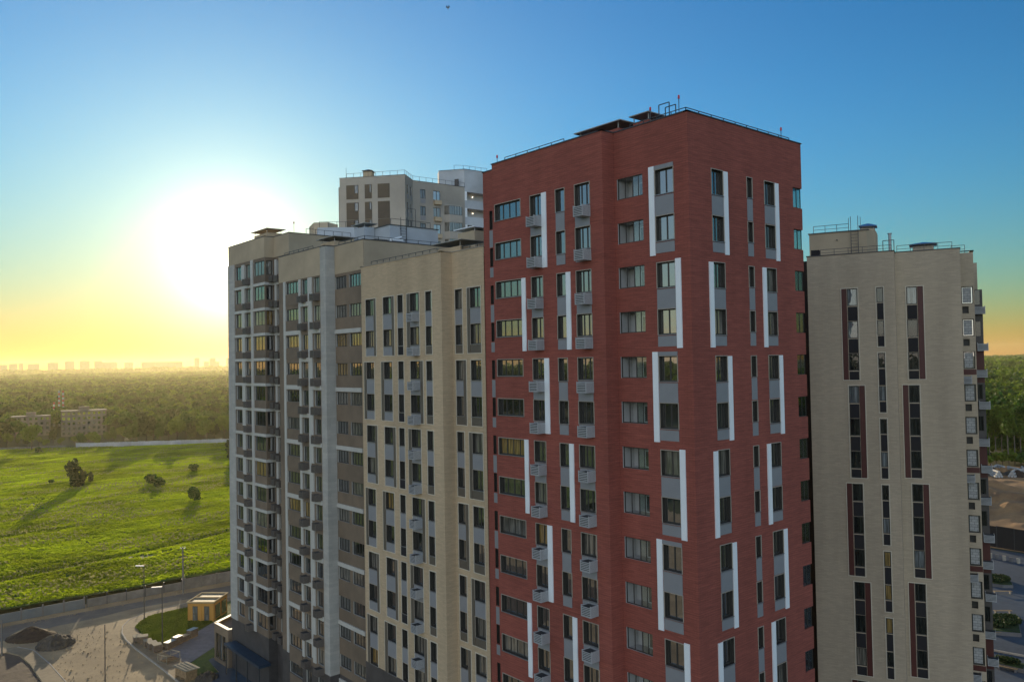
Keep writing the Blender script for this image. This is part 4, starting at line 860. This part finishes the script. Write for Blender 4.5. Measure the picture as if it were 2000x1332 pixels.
for i, (rx, rz, z0, lm, lobes) in enumerate(((4.2, 4.5, 4.5, 'leaf_mid', 9), (3.6, 5.5, 5, 'leaf_dark', 9), (4.8, 4.0, 4, 'leaf_light', 10), (3.0, 6.0, 5.5, 'leaf_mid', 8), (4.0, 5.0, 4.5, 'leaf_light', 9))):
    V = leaves(crown_points(1500, rx, rz, z0, lobes, i), .62).reshape(-1, 3); me = npmesh('crown', V, np.arange(len(V)).reshape(-1, 4), [lm])
    b = MB(); b.bar((0, 0, -.1), (.1, .1, z0+1.5), .28, 0, 7, .16)
    for j in range(5): a = j*1.26; b.bar((.08, .08, z0-1.2+j*.5), (math.cos(a)*rx*.5, math.sin(a)*rx*.5, z0+rz*.6+j*.3), .11, 0, 5, .03)
    VAR.append((me, b.mesh('trunk', ['bark'])))
def tree(x, y, s, v, label, group='trees along the far fence', name='tree', rot=None):
    e = empty(name, (x, y, 0), random.random()*6.28 if rot is None else rot); e.scale = (s, s, s); tag(e, label, 'tree', group)
    link('trunk', VAR[v][1], e); link('crown', VAR[v][0], e); return e
words = [('round mid-green', 0), ('narrow dark', 1), ('broad light green', 2), ('tall upright', 3), ('loose bright', 4)]
# front row beyond the white fence: trees one can tell apart
front = []
yaw_list = np.linspace(7.2, 22.6, 34)
for i, a in enumerate(yaw_list):
    ar = math.radians(a + random.uniform(-.15, .15)); x, y = math.sin(ar), math.cos(ar)
    # distance to the fence line along this ray, then a little beyond
    r = (454.3+64.8*.575)/(y+.575*x)
    r += random.uniform(7, 22) if i % 2 else random.uniform(16, 40); front.append((x*r, y*r, a))
near_words = ['by the grey fence', 'behind the grey fence', 'left of the brick block', 'at the brick block', 'right of the brick block', 'behind the white fence', 'at the middle of the white fence', 'toward the right end of the white fence', 'close to the end block']
for i, (x, y, a) in enumerate(front):
    wd, v = words[(i*3+i//4) % 5]; s = random.uniform(.75, 1.25)
    if 8.5 < a < 14.5: s *= .55
    o = tree(x, y, s, v, '%s tree %s, %s' % (wd, near_words[min(8, int((a-7.2)/15.4*9))], ['first', 'second', 'third', 'fourth', 'fifth', 'sixth', 'seventh', 'eighth', 'ninth', 'tenth', 'eleventh', 'twelfth', 'thirteenth', 'fourteenth', 'fifteenth', 'sixteenth', 'seventeenth', 'eighteenth', 'nineteenth', 'twentieth', 'twenty-first', 'twenty-second', 'twenty-third', 'twenty-fourth', 'twenty-fifth', 'twenty-sixth', 'twenty-seventh', 'twenty-eighth', 'twenty-ninth', 'thirtieth', 'thirty-first', 'thirty-second', 'thirty-third', 'last'][i] + ' from left'))
tree(74.9, 436.5, 1.15, 4, 'bright tree standing alone on the meadow side of the grey fence', None); tree(104.5, 452, .62, 4, 'small rounded bush-like tree at the left end of the white fence', None)
BV = []
for i, (rx, rz) in enumerate(((1.0, 1.9), (1.0, 1.0), (1.0, 1.35))):
    P = crown_points(700, rx, rz*1.1, .15*rz, 8, 60+i); V = leaves(P, .26).reshape(-1, 3); BV.append(npmesh('foliage', V, np.arange(len(V)).reshape(-1, 4), ['leaf_dark' if i == 0 else 'leaf_mid']))
bb = MB(); [bb.bar((0, 0, 0), (.3*math.cos(k), .3*math.sin(k), 1.2), .05, 0, 5, .02) for k in (0, 1.5, 3, 4.6)]; bst = bb.mesh('stems', ['bark'])
for x, y, s, v, lb in ((62.0, 290.5, 2.6, 0, 'large dark leaning bush casting a long shadow on the meadow'), (64.0, 290.2, 1.5, 0, 'smaller dark bush touching the right of the large one'), (81.3, 278.0, 1.8, 1, 'dark bush behind the rounded grey green one'), (80.9, 267.6, 1.75, 1, 'rounded grey green bush in the middle of the meadow'),
                    (79.9, 233.5, 1.75, 2, 'bush at the right of the meadow, nearest the camera'), (102.3, 300, 1.6, 1, 'small bush near the wall of the end block'), (57.6, 303, .8, 1, 'tiny shrub left of the large dark bush'), (124, 318, 3.5, 0, 'tall bush half hidden by the end block'), (68.5, 299, 1.0, 0, 'thin shrub behind the large dark bush'), (75.5, 424, 1.5, 1, 'low bush below the bright tree')):
    e = empty('bush', (x, y, float(meadow(np.array([x]), np.array([y]))[0])-.1), random.random()*6); e.scale = (s, s, s); tag(e, lb, 'bush', 'bushes on the meadow'); link('foliage', BV[v], e); link('stems', bst, e)

def mass(name, label, areas, kind='stuff', mats=('leaf_mid', 'leaf_dark', 'leaf_light')):
    """woodland beyond the tree rows: crowns of leaf clumps, coarser with distance"""
    Vs, Ms = [], []
    for (a0, a1, r0, r1, spacing, nl, lsz, cr, ch, zf, seed) in areas:
        area = math.radians(a1-a0)*(r1*r1-r0*r0)/2; n = int(area/spacing**2)
        rr = np.random.default_rng(seed); a = np.radians(rr.uniform(a0, a1, n)); r = np.sqrt(rr.uniform(r0*r0, r1*r1, n)); X, Y = r*np.sin(a), r*np.cos(a)
        k = zf(X, Y); X, Y = X[k], Y[k]; n = len(X)
        top = ch*(.72+.3*rr.random(n)+.28*vnoise(X, Y, 90, seed)); rad = cr*(.75+.5*rr.random(n))
        d = rr.normal(size=(n, nl, 3)); d /= np.linalg.norm(d, axis=2, keepdims=True); d[..., 2] = np.abs(d[..., 2])*1.0-.25; d *= (.7+.3*rr.random((n, nl, 1)))
        P = np.stack([X[:, None]+d[..., 0]*rad[:, None], Y[:, None]+d[..., 1]*rad[:, None], top[:, None]*.62+d[..., 2]*top[:, None]*.40], -1).reshape(-1, 3)
        Vs.append(leaves(P, lsz).reshape(-1, 3)); Ms.append(np.repeat(rr.choice([0, 0, 1, 1, 2], n), nl))
    V = np.concatenate(Vs); o = link(name, npmesh(name, V, np.arange(len(V)).reshape(-1, 4), list(mats), np.concatenate(Ms))); return tag(o, label, 'woodland', None, kind)
beyond = lambda off: (lambda X, Y: (Y > 454.3+37.3+off-X*.575) & ~((np.abs(X-117) < 12) & (Y < 546) & (Y > 440)) & ~((np.abs(X-92) < 12) & (Y < 575) & (Y > 440)))
allp = lambda X, Y: X == X
mass('forest', 'dense deciduous forest reaching from the far fence to the skyline', [
    (3, 24.5, 440, 800, 8.6, 200, 1.2, 5.0, 13, beyond(22), 1), (3, 24.5, 800, 1600, 10.5, 60, 2.1, 6.0, 14, allp, 2), (2, 26, 1600, 3000, 20, 26, 5, 11, 16, allp, 3), (1, 28, 3000, 4700, 42, 14, 13, 26, 18, allp, 4), (-5, 28, 4700, 5150, 36, 24, 14, 30, 36, allp, 14),
    (-75, 3, 470, 1100, 22, 26, 5.0, 11, 15, allp, 5), (-75, 2, 1100, 4000, 60, 12, 16, 34, 20, allp, 6), (28, 64, 700, 3500, 55, 14, 15, 30, 20, allp, 10)])
mass('forest', 'sunlit forest behind the building site on the right', [
    (67, 77, 332, 640, 8.2, 220, 1.2, 5.2, 21, allp, 7), (67, 77, 315, 334, 3.2, 70, 1.0, 2.2, 5, allp, 19), (67, 77, 330, 372, 4.2, 90, 1.3, 2.8, 10, allp, 17), (67, 77, 372, 420, 6, 60, 1.6, 3.5, 12, allp, 18), (67, 77, 640, 1400, 10, 60, 2.1, 6, 22, allp, 8), (65, 79, 1400, 4500, 30, 22, 7, 16, 25, allp, 9), (79, 170, 420, 1500, 30, 20, 7, 14, 20, allp, 11)], mats=('leaf_sunny', 'leaf_mid', 'leaf_sunny'))
TR = MB(); TR.bar((0, 0, 0), (.3, 0, 15), .2, 0, 6, .1); TR.bar((.2, 0, 10), (1.6, .5, 14), .07, 0, 5, .02); TR.bar((.15, 0, 8), (-1.3, -.6, 12), .07, 0, 5, .02); trm = TR.mesh('trunk', ['bark_pale'])
V = leaves(crown_points(1500, 3.2, 6.5, 10.5, 9, 77), .6).reshape(-1, 3); crm = npmesh('crown', V, np.arange(len(V)).reshape(-1, 4), ['leaf_light'])
V = leaves(crown_points(1500, 3.0, 6.0, 10.0, 9, 78), .6).reshape(-1, 3); crd = npmesh('crown', V, np.arange(len(V)).reshape(-1, 4), ['leaf_mid'])
nm = ['leftmost', 'second from the left', 'third from the left', 'fourth from the left', 'fifth from the left', 'sixth from the left', 'seventh from the left', 'eighth from the left', 'ninth from the left', 'rightmost']
for i in range(10):
    a = math.radians(69.7+i*.32); r = 322+random.uniform(-3, 8); e = empty('birch_tree', (r*math.sin(a), r*math.cos(a), 0), random.random()*6); s = random.uniform(.95, 1.2); e.scale = (s, s, s)
    tag(e, '%s pale trunked tree, %s along the forest edge above the site' % ('bright' if i % 2 else 'darker', nm[i]), 'tree', 'trees along the forest edge on the right'); link('trunk', trm, e); link('crown', crm if i % 2 else crd, e)

# ------------------------------------------------------------------ far buildings
mat('far_wall', (.20, .165, .13), .9, .1, .1); mat('far_wall_dark', (.22, .20, .18), .9, .1, .1); mat('chimney_red', (.40, .06, .04), .8, .1, .5); mat('chimney_white', (.6, .58, .55), .8, .1, .5)
def far_block(x, y, wd, dp, h, rz, label, rows, cols, m='far_wall', group=None, ww=1.3, name='apartment_house', cat='building', roofbox=True):
    e = empty(name, (x, y, 0), rz); tag(e, label, cat, group)
    b = MB(); b.box(-wd/2, wd/2, 0, dp, 0, h); b.build('wall', m, e)
    b = MB(); b.box(-wd/2-.2, wd/2+.2, -.2, dp+.2, h+.002, h+.4); r_ = b.build('roof', 'roof_felt', e)
    if roofbox: b = MB(); b.box(-wd*.12, wd*.12, dp*.3, dp*.7, h+.402, h+2.4); b.build('roof_house', m, r_)
    if rows:
        fh = h/rows; b = MB(); b.box(-ww/2, ww/2, -.06, -.005, 0, fh*.5); wm = b.mesh('window', ['glass'])
        for i in range(rows):
            for j in range(cols): link('window', wm, e, (-wd/2+wd*(j+.5)/cols, 0, fh*(i+.3)))
    return e
far_block(117.2, 527, 23.5, 11, 14.3, math.radians(-12), 'grey brick apartment house of five storeys left of the fence trees', 5, 9, group=None)
far_block(94.2, 552, 20, 11, 11.2, math.radians(-12), 'lower pale house half hidden by trees, left of the brick apartment house', 4, 7)
for i, (x, y, h, lb) in enumerate(((124.2, 627.8, 24.3, 'left of the two tall striped chimneys'), (126.5, 627.2, 24.3, 'right of the two tall striped chimneys'), (121.2, 628.5, 16.6, 'short striped chimney left of the tall pair'))):
    e = empty('chimney', (x, y, 0)); tag(e, 'red and white banded, ' + lb, 'chimney', 'striped boiler house chimneys'); b = MB(); n = int(h/1.5)
    for j in range(n): b.bar((0, 0, h*j/n), (0, 0, h*(j+1)/n), .62, (j+i) % 2 if j > n*.45 else 1, 10)
    b.build('stack', ['chimney_red', 'chimney_white'], e)
sky_l = [(8.31, 34, 71), (8.79, 41, 76), (9.2, 20, 77), (9.85, 55, 74), (10.87, 53, 79), (11.77, 47, 87), (12.59, 51, 86), (13.34, 41, 85), (13.98, 75, 76), (15.06, 46, 75), (17.02, 220, 74), (19.11, 28, 94), (19.69, 29, 72), (20.07, 33, 92), (20.36, 21, 71), (21.01, 17, 89)]
sl = ['leftmost hazy block on the skyline', 'hazy skyline block second from the left', 'narrow hazy block third from the left on the skyline', 'wide low hazy block fourth from the left on the skyline', 'fifth hazy skyline block from the left, above the chimneys', 'stout hazy block, leftmost of three alike on the skyline', 'middle of three alike stout hazy skyline blocks', 'rightmost of three alike stout hazy skyline blocks', 'wide low hazy slab right of the three stout blocks', 'small low hazy block before the long slab', 'very long low hazy slab on the skyline', 'tall hazy tower directly right of the long slab', 'low block between the two tall hazy towers', 'second tall hazy tower, right of the low block', 'low narrow block right of the second tall tower', 'hazy tower touching the edge of the end block']
for (a, wd, h), lb in zip(sky_l, sl):
    ar = math.radians(a); D = 5200; far_block(D*math.sin(ar), D*math.cos(ar), wd, 18, h, -ar, lb, 0, 0, 'far_wall_dark', 'hazy towers on the skyline', name='distant_tower', roofbox=h > 78)

# ------------------------------------------------------------------ right: courtyard and building site
sheet('courtyard_paving', [(60, -20), (176, -20), (176, 57.5), (177, 75), (60, 90)], .006, 'court_paving')
sheet('site_ground', [(177, 20), (312, 20), (308, 112), (290, 122), (177, 110)], .006, 'sand_bank')
o = heightfield('sand_bank', 186, 290, 40, 125, 90, 80, lambda X, Y: -.1 + 5.2*np.exp(-((X-228)/18)**2)*(.55+.75*vnoise(X, Y, 14, 51))*(.8+.3*vnoise(X, Y, 4, 52)) + .5*vnoise(X, Y, 3, 53), 'sand_bank', smooth=False)
tag(o, 'brown excavated sand bank beyond the courtyard fence', 'sand bank')
fence('site_fence', [(180, 75), (178, 66), (177, 50)], 4.2, 'dark_panel', 'dark site hoarding closing off the courtyard on the right', 3, 'steel_dark', .1, .12)
mat('pipe_pale', (.45, .45, .44), .8, .1, 1)
for i in range(26):
    a = math.radians(random.uniform(69.3, 73.2)); r = random.uniform(296, 314); x, y = r*math.sin(a), r*math.cos(a)
    if i < 9:
        b = MB(); 
        for j in range(3): [b.bar((-2.5, (q-(2-j)/2)*.8, .4+j*.68), (2.5, (q-(2-j)/2)*.8, .4+j*.68), .38, 0, 8) for q in range(3-j)]
        tag(b.build('pipe_stack', 'pipe_pale', None, (x, y, 0), random.uniform(-.5, 1)), 'stack of pale concrete pipes before the forest edge on the right', 'pipe stack', 'pipe stacks on the building site')
    else:
        o = pile('spoil_heap', x, y, random.uniform(2, 4), random.uniform(2, 3.5), random.uniform(1, 2.4), random.random()*3, random.choice(['sand_bank', 'rubble_soil', 'soil_dark']), 'spoil heap on the building site below the forest edge', 80+i, 'spoil heap', 16, .5); o['group'] = 'spoil heaps on the building site'
mat('bench_wood', (.34, .24, .13), .8, .15, 2, (1, 6, 1)); mat('planter_wall', (.16, .16, .17), .8, .1, 1)
def planter(pts, label, h=.5):
    c = (sum(p[0] for p in pts)/len(pts), sum(p[1] for p in pts)/len(pts)); q = [(p[0]-c[0], p[1]-c[1]) for p in pts]
    e = empty('planter', (*c, 0)); tag(e, label, 'planter', 'planted beds in the courtyard'); b = MB(); b.prism(q, 0, h); b.build('planter_wall', 'planter_wall', e)
    b = MB(); b.prism([(p[0]*.94, p[1]*.94) for p in q], h+.002, h+.12); b.build('bed', 'court_lawn', e)
    P = np.array([[random.uniform(-1, 1), random.uniform(-1, 1)] for _ in range(900)]); q_ = np.array(q); R0 = np.abs(q_).max(0)*.8; P = P[np.linalg.norm(P, axis=1) < 1]*R0*.75
    V = leaves(np.column_stack([P, np.full(len(P), h+.25)+rng.random(len(P))*.25]), .35).reshape(-1, 3); link('shrubs', npmesh('shrubs', V, np.arange(len(V)).reshape(-1, 4), ['leaf_dark']), e)
planter([(147.6, 54.3), (147.9, 51.6), (149.0, 50.4), (150.6, 51.1), (153.4, 53.5), (154.6, 55.9), (151, 55.6)], 'rounded planted bed, farthest of those right of the beige tower')
planter([(129.6, 47.8), (133.0, 44.6), (124.2, 41.2), (122.3, 44.4)], 'square planted bed with a bench before it')
planter([(112.4, 40.6), (112.2, 36.8), (110.4, 36.5), (110.2, 40.0)], 'narrow planted bed nearest the camera')
def bench(a, c, label):
    d = Vector((c[0]-a[0], c[1]-a[1])); e = empty('bench', (*a, 0), math.atan2(d.y, d.x)); tag(e, label, 'bench', 'timber benches in the courtyard'); L = d.length
    b = MB(); [b.box(0, L, .02+.14*i, .14+.14*i, .42, .47) for i in range(4)]; b.build('seat', 'bench_wood', e)
    b = MB(); b.box(.15, .35, .05, .5, 0, .418); m_ = b.mesh('leg', ['planter_wall']); link('leg', m_, e); link('leg', m_, e, (L-.5, 0, 0))
bench((143.2, 51.2), (145.2, 49.2), 'timber bench below the rounded bed'); bench((132.4, 47.3), (134.3, 45.6), 'timber bench behind the square bed'); bench((122.2, 44.0), (123.9, 42.3), 'timber bench before the square bed'); bench((109.5, 39.2), (109.8, 37.0), 'timber bench nearest the camera in the courtyard')
tag(kerb('kerb', [(115.5, 44), (116.7, 37), (117, 30)], .3, .2), kind='structure')
for i, t_ in enumerate(np.linspace(0, 1, 6)):
    o = MB(); o.bar((0, 0, 0), (0, 0, .9), .3, 0, 10); tag(o.build('bollard', 'kerb_stone' if i % 2 else 'planter_wall', None, (168.3-.2*i, 61.8-6.2*t_, 0)), 'round %s bollard, %s in the row along the site edge' % ('pale' if i % 2 else 'dark', ['first', 'second', 'third', 'fourth', 'fifth', 'sixth'][i]), 'bollard', 'bollards at the courtyard edge')
o = MB(); n = 14
for i in range(n):
    a, c = 2*math.pi*i/n, 2*math.pi*(i+1)/n; o.bar((math.cos(a)*1.1, 0, 1.2+math.sin(a)*1.1), (math.cos(c)*1.1, 0, 1.2+math.sin(c)*1.1), .16, 0, 6)
tag(o.build('play_ring', 'white_metal', None, (171.5, 63.6, 0), -.5), 'white upright play ring by the dark hoarding', 'play ring')
# a tall lamp in the courtyard
e = empty('street_lamp', (141.5, 50.9, 0)); tag(e, 'dark lamp post in the courtyard beside the beige tower', 'street lamp'); b = MB(); b.bar((0, 0, 0), (0, 0, 5), .09, 0, 8, .06); b.build('pole', 'steel_dark', e); b = MB(); b.box(-.5, .1, -.1, .1, 5.0, 5.1); b.build('lamp_head', 'steel_dark', e)

# ------------------------------------------------------------------ a bird high above
mat('bird_dark', (.03, .03, .035), .8, .1, 5)
b = MB(); r = [(-.16, 0, 0, .012), (-.08, 0, .005, .035), (.02, 0, .01, .045), (.1, 0, .02, .03), (.16, 0, .03, .006)]
for p, q in zip(r[:-1], r[1:]): b.bar(p[:3], q[:3], p[3], 0, 7, q[3])
for s_ in (-1, 1):
    b.poly([(.06, s_*.02, .02), (.03, s_*.2, .12), (-.04, s_*.38, .05), (-.07, s_*.2, .11), (-.06, s_*.02, .02)]); b.poly([(-.06, s_*.02, .012), (-.07, s_*.2, .1), (-.04, s_*.38, .04), (.03, s_*.2, .11), (.06, s_*.02, .012)])
for i_ in range(len(b.v)): b.v[i_] = (b.v[i_][0]*.8, b.v[i_][1]*.35, b.v[i_][2]*2.2)
tag(b.build('bird', 'bird_dark', None, (33.00, 45.24, H+24.42), .72), 'small dark bird flying high over the buildings', 'bird')

# ------------------------------------------------------------------ the air
mh = bpy.data.materials.new('haze_air'); mh.use_nodes = True; t = mh.node_tree; t.nodes.remove(t.nodes['Principled BSDF'])
pv = t.nodes.new('ShaderNodeVolumePrincipled'); pv.inputs['Color'].default_value = (1, .92, .56, 1); pv.inputs['Density'].default_value = 0.65e-4; pv.inputs['Anisotropy'].default_value = .55
t.links.new(pv.outputs[0], t.nodes['Material Output'].inputs['Volume']); MATS['haze_air'] = mh
b = MB(); b.box(-7000, 7000, -7000, 7000, -1.5, 105); o = b.build('haze', 'haze_air'); tag(o, kind='stuff')
